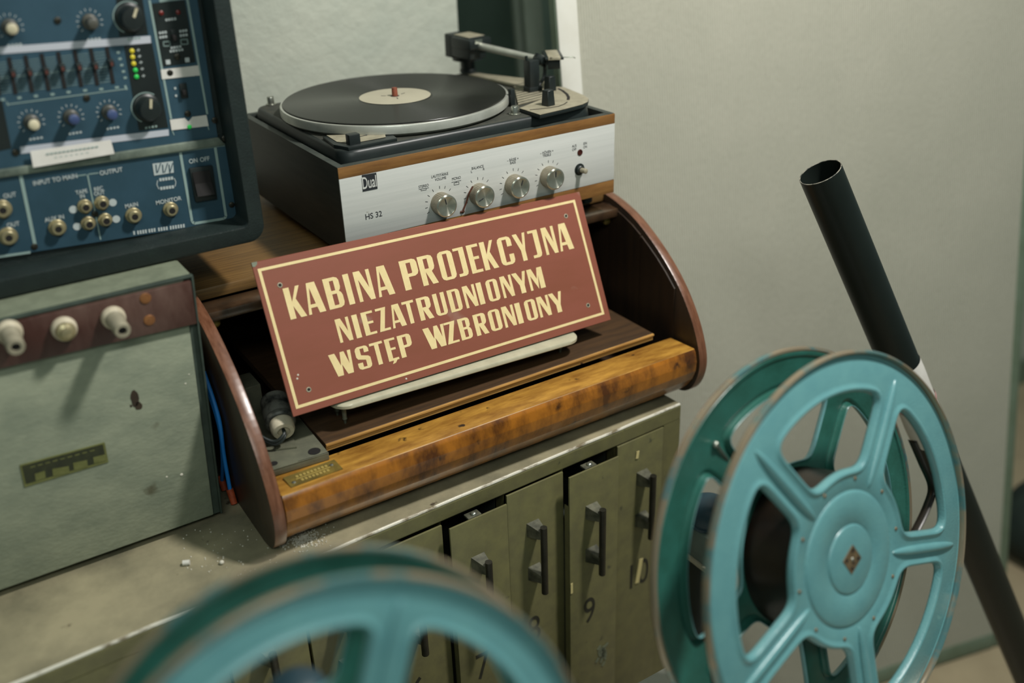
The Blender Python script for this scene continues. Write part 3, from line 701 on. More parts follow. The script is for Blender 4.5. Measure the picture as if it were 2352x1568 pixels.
G = {
 'K': [[(0, 0), (.35, 0), (.35, .40), (.64, 0), (1, 0), (.60, .61), (.97, 1), (.74, 1), (.35, .53), (.35, 1), (0, 1)]],
 'A': [[(0, 0), (.17, 0), (.205, .2), (.565, .2), (.63, 0), (1, 0), (.74, 1), (.26, 1)], [(.222, .31), (.525, .31), (.372, .84)]],
 'B': [[(0, 0), (.74, 0), (.93, .05), (1, .15), (1, .38), (.93, .48), (.82, .53), (.91, .58), (.96, .66), (.96, .87), (.88, .96), (.70, 1), (0, 1)], [(.37, .1), (.63, .1), (.66, .13), (.66, .46), (.37, .46)], [(.37, .57), (.62, .57), (.62, .89), (.37, .89)]],
 'I': [[(0, 0), (1, 0), (1, 1), (0, 1)]],
 'N': [[(0, 0), (.22, 0), (.22, .72), (.70, 0), (1, 0), (1, 1), (.78, 1), (.78, .40), (.41, 1), (0, 1)]],
 'P': [[(0, 0), (.37, 0), (.37, .42), (.76, .42), (.93, .47), (1, .56), (1, .86), (.93, .96), (.76, 1), (0, 1)], [(.37, .53), (.60, .53), (.63, .56), (.63, .89), (.37, .89)]],
 'R': [[(0, 0), (.34, 0), (.34, .45), (.63, 0), (1, 0), (.74, .44), (.91, .51), (.97, .60), (.97, .87), (.90, .96), (.72, 1), (0, 1)], [(.34, .55), (.60, .55), (.60, .89), (.34, .89)]],
 'O': [[(.24, 0), (.76, 0), (.93, .05), (1, .14), (1, .86), (.93, .95), (.76, 1), (.24, 1), (.07, .95), (0, .86), (0, .14), (.07, .05)], [(.35, .1), (.64, .1), (.64, .9), (.35, .9)]],
 'J': [[(.08, 0), (.72, 0), (.92, .04), (1, .13), (1, 1), (0, 1), (0, .91), (.50, .91), (.50, .13), (.44, .10), (.08, .10)]],
 'E': [[(0, 0), (1, 0), (1, .10), (.44, .10), (.44, .47), (.90, .47), (.90, .57), (.44, .57), (.44, .90), (1, .90), (1, 1), (0, 1)]],
 'C': [[(.24, 0), (.76, 0), (.93, .05), (1, .14), (1, .36), (.66, .36), (.66, .1), (.35, .1), (.35, .9), (.66, .9), (.66, .64), (1, .64), (1, .86), (.93, .95), (.76, 1), (.24, 1), (.07, .95), (0, .86), (0, .14), (.07, .05)]],
 'Y': [[(.42, 0), (.76, 0), (.76, .37), (1, 1), (.79, 1), (.64, .56), (.34, 1), (0, 1), (.42, .38)]],
 'T': [[(.35, 0), (.68, 0), (.68, .89), (1, .89), (1, 1), (0, 1), (0, .89), (.35, .89)]],
 'U': [[(.25, 0), (.77, 0), (.93, .05), (1, .15), (1, 1), (.66, 1), (.66, .10), (.37, .10), (.37, 1), (0, 1), (0, .15), (.08, .05)]],
 'D': [[(0, 0), (.74, 0), (.93, .05), (1, .15), (1, .85), (.93, .95), (.74, 1), (0, 1)], [(.37, .1), (.65, .1), (.65, .9), (.37, .9)]],
 'Z': [[(0, 0), (1, 0), (1, .10), (.47, .10), (.97, 1), (.03, 1), (.03, .90), (.52, .90)]],
 'M': [[(0, 0), (.16, 0), (.16, .68), (.55, .0), (.67, .66), (.67, 0), (1, 0), (1, 1), (.68, 1), (.545, .48), (.3, 1), (0, 1)]],
 'W': [[(.20, 0), (.46, 0), (.50, .46), (.66, 0), (.92, 0), (1, 1), (.85, 1), (.835, .42), (.70, 1), (.52, 1), (.44, .42), (.28, 1), (0, 1)]],
 'S': [[(.22, 0), (.78, 0), (.94, .05), (1, .14), (1, .45), (.88, .53), (.37, .62), (.37, .9), (.64, .9), (.64, .71), (.98, .71), (.98, .87), (.9, .96), (.76, 1), (.22, 1), (.07, .95), (0, .86), (0, .57), (.1, .47), (.64, .38), (.64, .1), (.37, .1), (.37, .3), (.0, .3), (0, .14), (.06, .05)]],
 'Ę': [[(0, 0), (.46, 0), (.28, -.14), (.58, -.12), (.80, 0), (1, 0), (1, .10), (.44, .10), (.44, .47), (.90, .47), (.90, .57), (.44, .57), (.44, .90), (1, .90), (1, 1), (0, 1)]],
}
rows = [(75.2, 37.6, [('K', 28, 49), ('A', 51.6, 73.7), ('B', 78.4, 99.4), ('I', 104.8, 112.4), ('N', 118.8, 140.4), ('A', 145.2, 167.7), ('P', 182.5, 206.6), ('R', 208.6, 231), ('O', 237.2, 259.3), ('J', 261.6, 277.4), ('E', 282.2, 299.5), ('K', 302.5, 324.4), ('C', 329.8, 351.8), ('Y', 355.4, 376), ('J', 380.5, 396.4), ('N', 403, 423.5), ('A', 427.3, 450.6)]),
        (116.9, 28.9, [('N', 80.5, 98), ('I', 102.6, 109.7), ('E', 115, 130.6), ('Z', 134.4, 149.7), ('A', 152.8, 172.2), ('T', 171.9, 188.4), ('R', 192.6, 212.2), ('U', 216.4, 233.4), ('D', 238.0, 255.9), ('N', 261.2, 279.6), ('I', 282.4, 290.2), ('O', 297, 315), ('N', 320, 337.8), ('Y', 339.3, 361.7), ('M', 364.2, 388.8)]),
        (155.3, 28.0, [('W', 61, 90), ('S', 95.2, 113.4), ('T', 115.4, 133), ('Ę', 136, 150.4), ('P', 154, 172.4), ('W', 191, 221.5), ('Z', 221.4, 239), ('B', 242.5, 260.2), ('R', 266, 285), ('O', 289, 307), ('N', 311, 329.4), ('I', 332.4, 340.6), ('O', 347.5, 365.3), ('N', 368.4, 387.8), ('Y', 388.6, 410.8)])]
for base, hh, ls in rows:
    bm = nb()
    for ch_, a, b in ls:
        sp_ = [[(U(a + x*(b-a)), SH - U(base) + U(y*hh)) for x, y in s] for s in G[ch_]]
        me = curve_mesh(sp_, .00024); me.transform(Matrix.Translation((0, 0, .00012))); bm.from_mesh(me); bpy.data.meshes.remove(me)
    obj('lettering_line', bm, m_cream, sign, False, False)
for u, v_ in ((26.3, 32.8), (27, 160.2), (450.3, 29), (450.2, 157.2)):
    c = Vector((U(u), SH-U(v_), 0))
    bm = nb(); lathe(bm, c, ZA, [(.0033, 0), (.0030, .0004), (.0022, .0005), (.0018, .0002)], 18, False); ho = obj('screw_hole', bm, m_dustmetal, sign, False)
    bm = nb(); lathe(bm, c, ZA, [(.0019, .0001), (.0019, .0002)], 16); obj('hole_bottom', bm, m_hole, ho, False, False)
bm = nb(); prism(bm, [(.0002, SH-.0002, .0001), (.0002, SH-.0052, .0001), (.003, SH-.0058, .0001), (.0062, SH-.0035, .0001), (.0070, SH-.0002, .0001)], (0, 0, .0003)); obj('chipped_corner', bm, m_greyrim, sign, False, False)
for u, v_ in ((152.5, 181.5), (19, 140), (17, 144)):
    bm = nb(); ball(bm, (U(u), SH-U(v_), 0), .0013, (1, 1, .3), 8, 6); obj('paint_chip', bm, m_crumb, sign, False)

# small enamelled tray on pins that carries the sign
tr = thing('pin_tray', 'long ivory enamelled bar on thin pins under the leaning sign', 'tray', (.10, -.08, SZ))
z0, z1 = -.2530, -.2690
tx0, tx1 = -.079, .287
bm = nb(); lo_, hi_ = [], []
TM = lambda x: z0 + (x+.1311)/.4826*(z1-z0) - .0012
pts = rrect(tx0, tx1, -.106, -.046, .022, 8)
lp_ = []
for ins, dz in ((.0012, -.0068), (0, -.0055), (0, -.002), (.0012, -.0004), (.003, 0)):
    cx, cy = (tx0+tx1)/2, -.076
    lp_.append([bm.verts.new((x - ins*(1 if x > cx else -1), y - ins*(1 if y > cy else -1), TM(x)+dz)) for x, y in pts])
for a, b in zip(lp_, lp_[1:]):
    for i in range(len(a)): bm.faces.new((a[i], a[(i+1) % len(a)], b[(i+1) % len(a)], b[i]))
bm.faces.new(lp_[-1]); bm.faces.new(lp_[0][::-1])
obj('bar', bm, m_traymetal, tr)
for x in (-.060, .266):
    for y in (-.080, -.056):
        bm = nb(); lathe(bm, (x, y, SZ), ZA, [(.0016, 0), (.0022, .005), (.0034, .0065), (.0028, .008), (.0036, TM(x)-SZ-.006)], 12); obj('pin', bm, m_castmetal, tr)

# ---------------------------------------------------------------- grey terminal box
GX0, GX1, GY, GZ = -.78, -.2065, -.05, -.0695
gb = thing('terminal_box', 'grey hammered metal box with a brown terminal strip under the blue mixer', 'metal box', (-.45, .1, ZL))
def skew(b):
    for v in b.verts: v.co.x += -.0015 + .0055 + (v.co.z-GZ)*.058
bm = nb(); box(bm, GX0, GX1, GY+.004, .30, ZL+.010, GZ, .004); skew(bm); obj('case', bm, m_greyrim, gb)
bm = nb(); box(bm, GX0+.01, GX1-.0105, GY-.001, GY+.006, ZL+.011, GZ-.003, .0015); skew(bm); obj('front_panel', bm, m_greybox, gb)
bm = nb(); box(bm, GX1-.0025, GX1, GY-.003, GY+.006, ZL+.010, GZ-.001, .001); box(bm, GX0, GX1, GY-.003, GY+.004, GZ-.003, GZ, .001); box(bm, GX1-.012, GX1-.002, GY+.002, GY+.006, ZL+.010, GZ-.003); skew(bm); obj('rim', bm, M('dark_rim', '#3a463d', '#2c362f', 40, .6), gb)
for x in (-.72, -.26):
    for y in (.0, .25):
        bm = nb(); cyl(bm, (x, y, ZL), (x, y, ZL+.012), .012, seg=16); obj('foot', bm, m_black, gb)
PYY = GY-.001
bm = nb(); fpoly(bm, ((-330, 818), (435, 642), (449, 739), (-330, 917)), PYY, .006, .0008); bk = obj('terminal_strip', bm, m_bakelite, gb)
for (px, py), L_, r_ in (((20, 760), .046, .0122), ((146, 752), .018, .0122), ((259, 727), .044, .0120), ((-105, 789), .03, .012), ((-230, 818), .03, .012)):
    p = at(px, py, 1, PYY-.006); bm = nb()
    lathe(bm, p, YM, [(r_, 0), (r_+.0008, .002), (r_, .008), (r_-.002, .0105), (r_-.003, .0115)], 24); te = obj('terminal', bm, m_porc, bk)
    bm = nb()
    if L_ > .02:
        lathe(bm, p+YM*.0105, YM, [(r_-.002, 0), (r_-.002, .003), (r_-.0032, .0045), (r_-.0035, L_-.013), (r_-.0045, L_-.011), (.0045, L_-.011), (.004, L_-.018)], 20); obj('terminal_cap', bm, m_dustmetal, te)
    else:
        lathe(bm, p+YM*.0105, YM, [(r_-.002, 0), (r_-.003, .004), (.006, .006), (.0055, .008), (.003, .009)], 20); obj('terminal_cap', bm, m_jack, te)
    if L_ > .02:
        bm = nb(); lathe(bm, p+YM*(L_-.004), YM, [(.0042, 0), (.0042, .0002)], 14); obj('cap_hole', bm, m_hole, te)
for px, py in ((334, 685), (343, 735)):
    bm = nb(); lathe(bm, at(px, py, 1, PYY-.006), YM, [(.0062, 0), (.0056, .001), (.003, .0016)], 18); obj('rivet', bm, m_copper, bk)
bm = nb(); fpoly(bm, ((45, 1067), (240, 1015), (249, 1060), (56, 1118)), PYY, .0010, .0002); np_ = obj('nameplate', bm, m_plate_pale, gb, smooth=False)
bm = nb(); fpoly(bm, ((50, 1070), (236, 1020), (244, 1056), (60, 1111)), PYY-.001, .0003); obj('plate_ground', bm, m_plate_dark, np_, smooth=False)
bm = nb()
for a, b, c, d in ((80, 1083, 103, 1101), (120, 1072, 158, 1090), (168, 1058, 200, 1076), (214, 1045, 242, 1061)):
    fpoly(bm, ((a, b+5), (c, b-2), (c+2, d-4), (a+2, d+3)), PYY-.0013, .0002)
for k in range(9): 
    a = 70+k*17; y = 1073-k*4.6
    fline(bm, (a, y), (a+11, y-3), PYY-.0013, .0011, .0002)
obj('plate_cell', bm, m_plate_pale, np_, smooth=False)
bm = nb()
def blot(cx, cy, w_, h_, n=14, th=.0003):
    pts = [(cx + w_*math.cos(2*PI*k/n)*random.uniform(.7, 1.15), cy + h_*math.sin(2*PI*k/n)*random.uniform(.75, 1.1)) for k in range(n)]
    fpoly(bm, pts, PYY-.00002, th)
blot(310, 914, 10, 21); blot(318, 932, 8, 10); blot(301, 932, 3, 3); obj('paint_stain', bm, m_stain, gb, smooth=False)
bm = nb()
for a, b, r_ in ((417, 1090, .002), (426, 881, .0012), (434, 860, .001), (383, 1095, .0013)): ball(bm, at(a, b, 1, PYY), r_, (1, .4, 1), 8, 6)
obj('plaster_fleck', bm, m_crumb, gb)

# ---------------------------------------------------------------- blue powered mixer in a black case
mx = thing('mixer', 'blue panelled audio mixer in a black case standing on the grey terminal box', 'mixer', (-.42, .13, GZ))
MX0, MX1, MZ0, MZ1, MY = -.80, -.0975, GZ+.0004, .36, .042
ix1 = at(570, 513, 1, 0).x; iz0 = at(286, 582, 1, 0).z
bm = nb(); loops = []
for (x0, x1, z0_, z1_, r_), y in (((MX0, MX1, MZ0, MZ1, .02), .27), ((MX0, MX1, MZ0, MZ1, .02), .006), ((MX0+.002, MX1-.002, MZ0+.002, MZ1-.002, .018), .0015), ((MX0+.006, MX1-.006, MZ0+.006, MZ1-.006, .015), 0), ((MX0+.016, ix1+.001, iz0-.001, MZ1-.016, .008), 0), ((MX0+.017, ix1, iz0, MZ1-.017, .007), .0015), ((MX0+.017, ix1, iz0, MZ1-.017, .007), MY+.003)):
    loops.append([bm.verts.new((a, y, b)) for a, b in rrect(x0, x1, z0_, z1_, r_, 6)])
for a, b in zip(loops, loops[1:]):
    for i in range(len(a)): bm.faces.new((a[i], a[(i+1) % len(a)], b[(i+1) % len(a)], b[i]))
bm.faces.new(loops[0]); bm.faces.new(loops[-1])
obj('case', bm, m_softblack, mx)
bm = nb(); fpoly(bm, ((-330, -150), (430, -150), (499, 316), (0, 392), (-330, 442)), MY+.002, .002); up_ = obj('upper_panel', bm, m_navy, mx, smooth=False)
bm = nb(); fpoly(bm, ((-330, 456), (0, 402), (517, 328), (543, 505), (-330, 640)), MY+.002, .0022); lo_p = obj('lower_panel', bm, m_navylow, mx, smooth=False)
bm = nb(); a, b, c, d = at(-330, 436, 1, MY), at(500, 314, 1, MY), at(516, 331, 1, MY), at(-330, 455, 1, MY); prism(bm, [a, b, c, d], (0, -.004, 0), .0012); obj('ledge', bm, m_ledge, mx)
PA = MY - .0001
for q in (((-330, 158), (0, 108), (345, 82), (347, 99), (0, 124), (-330, 176)), ((46, 337), (387, 297), (388, 311), (48, 353))):
    bm = nb(); fpoly(bm, q, PA, .0004); obj('pale_band', bm, m_lilac, up_, smooth=False)
for q in (((285, 105), (349, 98), (386, 292), (319, 300)), ((262, -60), (318, -60), (340, 79), (274, 85)), ((348, 8), (424, 0), (449, 143), (374, 153)), ((-30, 235), (5, 231), (26, 340), (-30, 352)), ((-120, 150), (-50, 142), (-20, 330), (-90, 340))):
    bm = nb(); fpoly(bm, q, PA, .0004); obj('black_field', bm, m_black, up_, smooth=False)
bm = nb()
for a, b in (((343, 0), (393, 273)), ((429, -8), (476, 262)), ((393, 295), (400, 310)), ((474, 282), (480, 298)), ((15, 240), (290, 204)), ((15, 233), (20, 242)), ((287, 196), (291, 206))): fline(bm, a, b, PA, .0022 if a[1] < 230 and abs(a[0]-b[0]) < 60 else .0009)
fline(bm, (366, 2), (430, -6), PA, .003)
obj('printed_frame', bm, m_printgrey, up_, smooth=False)
bm = nb(); fpoly(bm, ((369, 160), (455, 150), (459, 173), (372, 182)), PA-.0004, .0004); obj('paper_strip', bm, m_paper, up_, smooth=False)
bm = nb(); fpoly(bm, ((390, 275), (424, 271), (433, 279), (442, 268), (474, 264), (479, 289), (394, 299)), PA-.0004, .0004)
obj('paper_strip', bm, m_paper, up_, smooth=False)
# lettered paper label lapping over the ledge
pa_, pb_, pc_, pd_ = at(69, 347, 1, PA-.006), at(254, 321, 1, PA-.006), at(263, 353, 1, PA-.008), at(76, 385, 1, PA-.008)
bm = nb(); prism(bm, [pa_, pb_, pc_, pd_], (0, -.0006, 0), .0002); pl_ = obj('paper_label', bm, m_paper, mx, smooth=False, label='white paper label with a line of small print')
bm = nb()
for k in range(13):
    a = 106+k*9.4; fline(bm, (a, 354-k*1.38), (a+6.8, 353-k*1.38), PA-.0078, .0013)
for k in range(7):
    a = 125+k*12; fline(bm, (a, 362-k*1.8), (a+6, 361-k*1.8), PA-.0078, .0007)
obj('small_print', bm, m_printgrey, pl_, smooth=False)
# screws
for a, b in ((132, 47), (199, 225), (36, 350), (431, 261), (407, 130), (493, 276), (515, 318), (79, 566), (532, 470), (218, 491), (390, 167)):
    bm = nb(); p = at(a, b, 1, PA); lathe(bm, p, YM, [(.0036, 0), (.0034, .001), (.0018, .0018), (.0003, .0018)], 14); obj('panel_screw', bm, m_handle, mx)
# small rotary knobs with printed scales
def rot_knob(px, py, mat_top, host):
    p = at(px, py, 1, PA); bm = nb()
    lathe(bm, p, YM, [(.0082, 0), (.0078, .004), (.0060, .0055), (.0056, .0150), (.0048, .0160)], 20); k_ = obj('rotary_knob', bm, m_knobgrey, host)
    bm = nb(); lathe(bm, p+YM*.0150, YM, [(.0055, 0), (.0053, .002), (.0040, .0028), (.0005, .0030)], 18); obj('knob_cap', bm, mat_top, k_)
    bm = nb()
    for d in range(-130, 131, 24):
        t = rad(d); d_ = Vector((math.sin(t), 0, math.cos(t))); s_ = Vector((d_.z, 0, -d_.x))*.0004
        prism(bm, [p+d_*.0108+s_, p+d_*.0132+s_, p+d_*.0132-s_, p+d_*.0108-s_], (0, -.0003, 0))
    for k in range(4): box(bm, p.x-.006+k*.0036, p.x-.0038+k*.0036, PA-.0003, PA, p.z-.0185, p.z-.0165)
    obj('knob_scale', bm, m_print, host, smooth=False)
m_bluecap = M('blue_knob_cap', '#3f4f78', '#38466a', 60, .45)
for px, py, mm in ((22, 62, m_cream2), (206, 50, m_knobgrey), (72, 280, m_cream2), (163, 268, m_bluecap), (250, 257, m_bluecap), (-60, 75, m_cream2), (-70, 292, m_cream2)): rot_knob(px, py, mm, mx)
def dome_knob(px, py, ang):
    p = at(px, py, 1, PA); bm = nb()
    lathe(bm, p, YM, [(.0150, 0), (.0150, .002), (.0128, .0035), (.0122, .013), (.0105, .0158), (.0005, .0168)], 32); k_ = obj('level_knob', bm, m_black, mx)
    t = rad(ang); d = Vector((math.sin(t), 0, math.cos(t))); s_ = Vector((d.z, 0, -d.x))*.0013
    bm = nb(); c = p+YM*.0155; prism(bm, [c+d*.002+s_, c+d*.0118+s_, c+d*.0118-s_, c+d*.002-s_], (0, -.0016, 0)); obj('knob_pointer', bm, m_cream2, k_, smooth=False)
    bm = nb()
    for d0 in range(-150, 31, 9):
        t = rad(d0); t2 = rad(d0+9); a_, b_ = Vector((math.sin(t), 0, math.cos(t))), Vector((math.sin(t2), 0, math.cos(t2)))
        prism(bm, [p+YM*.0005+a_*.0158, p+YM*.0005+a_*.0168, p+YM*.0005+b_*.0168, p+YM*.0005+b_*.0158], (0, -.0003, 0))
    for k in range(4): box(bm, p.x-.006+k*.0036, p.x-.0038+k*.0036, PA-.0008, PA-.0004, p.z-.0225, p.z-.0205)
    obj('knob_scale', bm, m_printgrey, mx, smooth=False)
dome_knob(297, 40, 28); dome_knob(337, 247, 12)
# graphic equaliser
tops = [(20, 131), (58, 127), (95, 123), (133, 119), (171, 115), (208, 111), (245, 108)]
bots = [(36, 216), (74, 212), (112, 208), (149, 203), (187, 199), (224, 196), (260, 192)]
tops = [(-18-38*k, 135+4*k) for k in (2, 1, 0)] + tops; bots = [(-2-38*k, 220+4*k) for k in (2, 1, 0)] + bots
bm = nb()
for (a, b), (c, d) in zip(tops, bots):
    for k in range(1, 12):
        f = .06+k*.08; x, y = a+(c-a)*f, b+(d-b)*f
        if (a, b) != tops[-1]: fline(bm, (x+5, y-1), (x+30, y-4), PA, .0004 if k % 6 else .0010)
    fline(bm, (c+4, d+9), (c+13, d+8), PA, .0022)
for k in range(5): fline(bm, (268+k*4, 121+k*14.5), (275+k*4, 120+k*14.5), PA, .0022)
obj('equaliser_print', bm, m_printgrey, up_, smooth=False)
for i, ((a, b), (c, d)) in enumerate(zip(tops, bots)):
    bm = nb(); p, q = at(a, b, 1, PA), at(c, d, 1, PA); n = Vector((.0019, 0, 0)); prism(bm, [p-n, p+n, q+n, q-n], (0, -.0005, 0)); sl = obj('slider_slot', bm, m_hole, mx, smooth=False)
    f = .40+.02*(i % 3); p = at(a+(c-a)*f, b+(d-b)*f, 1, PA)
    bm = nb(); box(bm, p.x-.0028, p.x+.0028, PA-.011, PA-.0004, p.z-.004, p.z+.004, .0012); sk = obj('slider_cap', bm, m_black, sl)
    bm = nb(); box(bm, p.x-.0012, p.x+.0012, PA-.0114, PA-.0108, p.z-.0028, p.z+.0012); obj('cap_mark', bm, M('red_mark', '#5e352e', rough=.5) if i == 0 else bpy.data.materials['red_mark'], sk, smooth=False)
# lamps of the level meter
for a, b, mm in ((303, 117, m_ledy), (304.5, 131, m_ledy), (307, 146, m_ledy), (311, 161, m_ledg), (313.5, 176, m_ledg), (435, 291, m_ledg), (370, 30, m_ledr), (409, 28, m_ledr)):
    bm = nb(); p = at(a, b, 1, PA-.0004); lathe(bm, p, YM, [(.0026, 0), (.0024, .001), (.0012, .0018)], 12); obj('level_lamp', bm, mm, mx)
bm = nb()
for a, b in ((317, 115), (320, 129), (323, 143), (326, 158), (329, 174)):
    fline(bm, (a-3, b+1), (a+4, b-1), PA-.0004, .0009); fline(bm, (a, b-3), (a+1, b+3), PA-.0004, .0009)
obj('meter_marks', bm, m_print, up_, smooth=False)
for a, b, n_ in ((380, 46, 4), (365, 76, 3), (366, 86, 3), (412, 72, 3), (413, 82, 3), (392, 110, 4), (390, 118, 5), (400, 203, 1), (402, 220, 1)):
    bm = nb()
    for k in range(n_): fline(bm, (a+k*6.5, b-k*.9), (a+k*6.5+4.5, b-k*.9-.6), PA-.0004, .0024)
    obj('caption', bm, m_print, up_, smooth=False)
for a, b in ((386, 143), (430, 138)): bm = nb(); fline(bm, (a-5, b), (a+5, b-1), PA-.0004, .0048); obj('channel_mark', bm, m_print, up_, smooth=False)
for q in (((411, 192), (427, 190), (432, 224), (416, 226)), ((391, 68), (402, 67), (407, 96), (396, 98))):
    bm = nb(); fpoly(bm, q, PA-.0004, .0012, .0003); ss = obj('slide_switch', bm, m_black, mx)
    cx, cy = sum(a for a, b in q)/4, sum(b for a, b in q)/4 + 4
    bm = nb(); p = at(cx, cy, 1, PA-.0016); box(bm, p.x-.002, p.x+.002, p.y-.004, p.y, p.z-.003, p.z+.003, .0006); obj('switch_nub', bm, m_hole, ss)
bm = nb()
for x0_, y0_, x1_, y1_ in ((375, 96, 389, 104), (415, 91, 430, 100)):
    for a, b in (((x0_, y0_), (x1_, y0_-1)), ((x0_+1, y1_+2), (x1_+2, y1_+1)), ((x0_, y0_), (x0_+1, y1_+2)), ((x1_, y0_-1), (x1_+2, y1_+1))): fline(bm, a, b, PA-.0004, .0007)
obj('symbol_print', bm, m_printgrey, up_, smooth=False)
# lower panel: printed frames, jacks, rocker switch
PB_ = MY - .0003
bm = nb()
for a, b, w_ in (((-330, 459), (0, 405), .0032), ((0, 405), (516, 332), .0032), ((46, 397), (80, 560), .0034), ((-300, 634), (0, 589), .0026), ((0, 589), (70, 579), .0026), ((414, 350), (441, 508), .0030), ((446, 513), (514, 502), .0030), ((519, 497), (494, 338), .0030), ((441, 508), (446, 513), .003), ((514, 502), (519, 497), .003), ((201, 401), (231, 550), .0014), ((175, 404), (198, 401), .001), ((203, 400), (226, 397), .001)):
    fline(bm, a, b, PB_, w_)
obj('printed_frame', bm, m_printgrey, lo_p, smooth=False)
bm = nb()
def mtext(s, px, py, h, ws=.9, y=PB_): p = at(px, py, 1, y-.0001); bm = nb(); text_bm(bm, s, p - ZA*h/2, XA, ZA, h, ws, depth=.0003, bold=.02); obj('caption', bm, m_print, lo_p, smooth=False)
mtext('INPUT TO MAIN', 127, 412, .0048); mtext('OUTPUT', 255, 393, .0048); mtext('MONITOR', 387, 460, .0046, .95); mtext('MAIN', 302, 471, .0046); mtext('AUX IN', 125, 501, .0046)
mtext('TAPE', 187, 440, .0042); mtext('IN', 189, 450, .0042); mtext('REC', 226, 433, .0042); mtext('OUT', 228, 443, .0042)
mtext('ON', 444, 369, .005); mtext('OFF', 470, 365, .005); mtext('OUT', 22, 448, .0046); mtext('OUT', 30, 515, .0046)
for k, n_ in enumerate((1, 3, 4, 5, 6)):
    pass
for a, b, wd in ((306, 535, 5), (315, 534, 20), (341, 530, 17), (363, 527, 20), (390, 523, 32)):
    for k in range(int(wd/5)): fline(bm, (a+k*6, b-k*.9), (a+k*6+4, b-k*.9-.5), PB_, .0042)
obj('caption', bm, m_print, lo_p, smooth=False)
for a, b, s in ((168, 481, 'L'), (259, 465, 'L'), (177, 520, 'R'), (267, 503, 'R')):
    p = at(a, b, 1, PB_); bm = nb(); lathe(bm, p, YM, [(.0042, 0), (.0042, .0002)], 20); obj('channel_mark', bm, m_print, lo_p, smooth=False)
bm = nb(); fpoly(bm, ((350, 376), (397, 370), (399, 396), (354, 403)), PB_, .0005); lg = obj('maker_logo', bm, m_print, lo_p, smooth=False)
bm = nb()
for a in (356, 371, 386): fline(bm, (a+2, 378), (a+4, 397), PB_-.0005, .0012); 
for a in (363, 379, 391): fline(bm, (a+6, 374), (a-1, 396), PB_-.0005, .0010)
obj('logo_stroke', bm, m_navylow, lg, smooth=False)
bm = nb()
for k in range(5):
    fline(bm, (366+k*6.6, 413-k*.9), (366+k*6.6+5, 412-k*.9), PB_, .0034); fline(bm, (368+k*6.6, 433-k*.9), (368+k*6.6+5, 432-k*.9), PB_, .0034)
for a, b in (((362, 414), (360, 424)), ((360, 424), (365, 434)), ((400, 409), (404, 418)), ((404, 418), (402, 428))): fline(bm, a, b, PB_, .0008)
obj('logo_caption', bm, m_print, lo_p, smooth=False)
for a, b, r_ in ((131, 522, .0092), (194, 473, .0078), (233, 465, .0078), (202, 512, .0078), (241, 504, .0076), (306, 494, .0090), (391, 480, .0086), (4, 479, .0098), (18, 542, .0098)):
    p = at(a, b, 1, PB_); bm = nb()
    lathe(bm, p, YM, [(r_, 0), (r_, .0022), (r_-.0008, .003), (r_-.0018, .003), (r_-.0022, .0075), (r_-.0032, .0085), (.0036, .0085), (.0034, .006)], 26); jk = obj('jack_socket', bm, m_jack, mx)
    bm = nb(); lathe(bm, p+YM*.0082, YM, [(.0037, 0), (.0037, .0001)], 16); obj('jack_hole', bm, m_hole, jk)
bm = nb(); fpoly(bm, ((433, 385), (486, 378), (497, 455), (447, 463)), PB_, .004, .001); rk = obj('rocker_switch', bm, m_black, mx)
a, b, c, d = at(441, 396, 1, PB_-.0042), at(481, 390, 1, PB_-.0042), at(490, 443, 1, PB_-.0042), at(451, 449, 1, PB_-.0042)
bm = nb(); vs_ = [bm.verts.new(v) for v in (a, b, c, d, a+YM*.0008, b+YM*.0008, (b+c)/2+YM*.001, (a+d)/2+YM*.001, c+YM*.006, d+YM*.006)]
for f_ in ((4, 5, 6, 7), (7, 6, 8, 9), (0, 1, 5, 4), (3, 9, 8, 2), (0, 4, 7), (0, 7, 9), (0, 9, 3), (1, 6, 5), (1, 8, 6), (1, 2, 8)): bm.faces.new([vs_[i] for i in f_])
obj('rocker', bm, m_hole, rk, smooth=False)

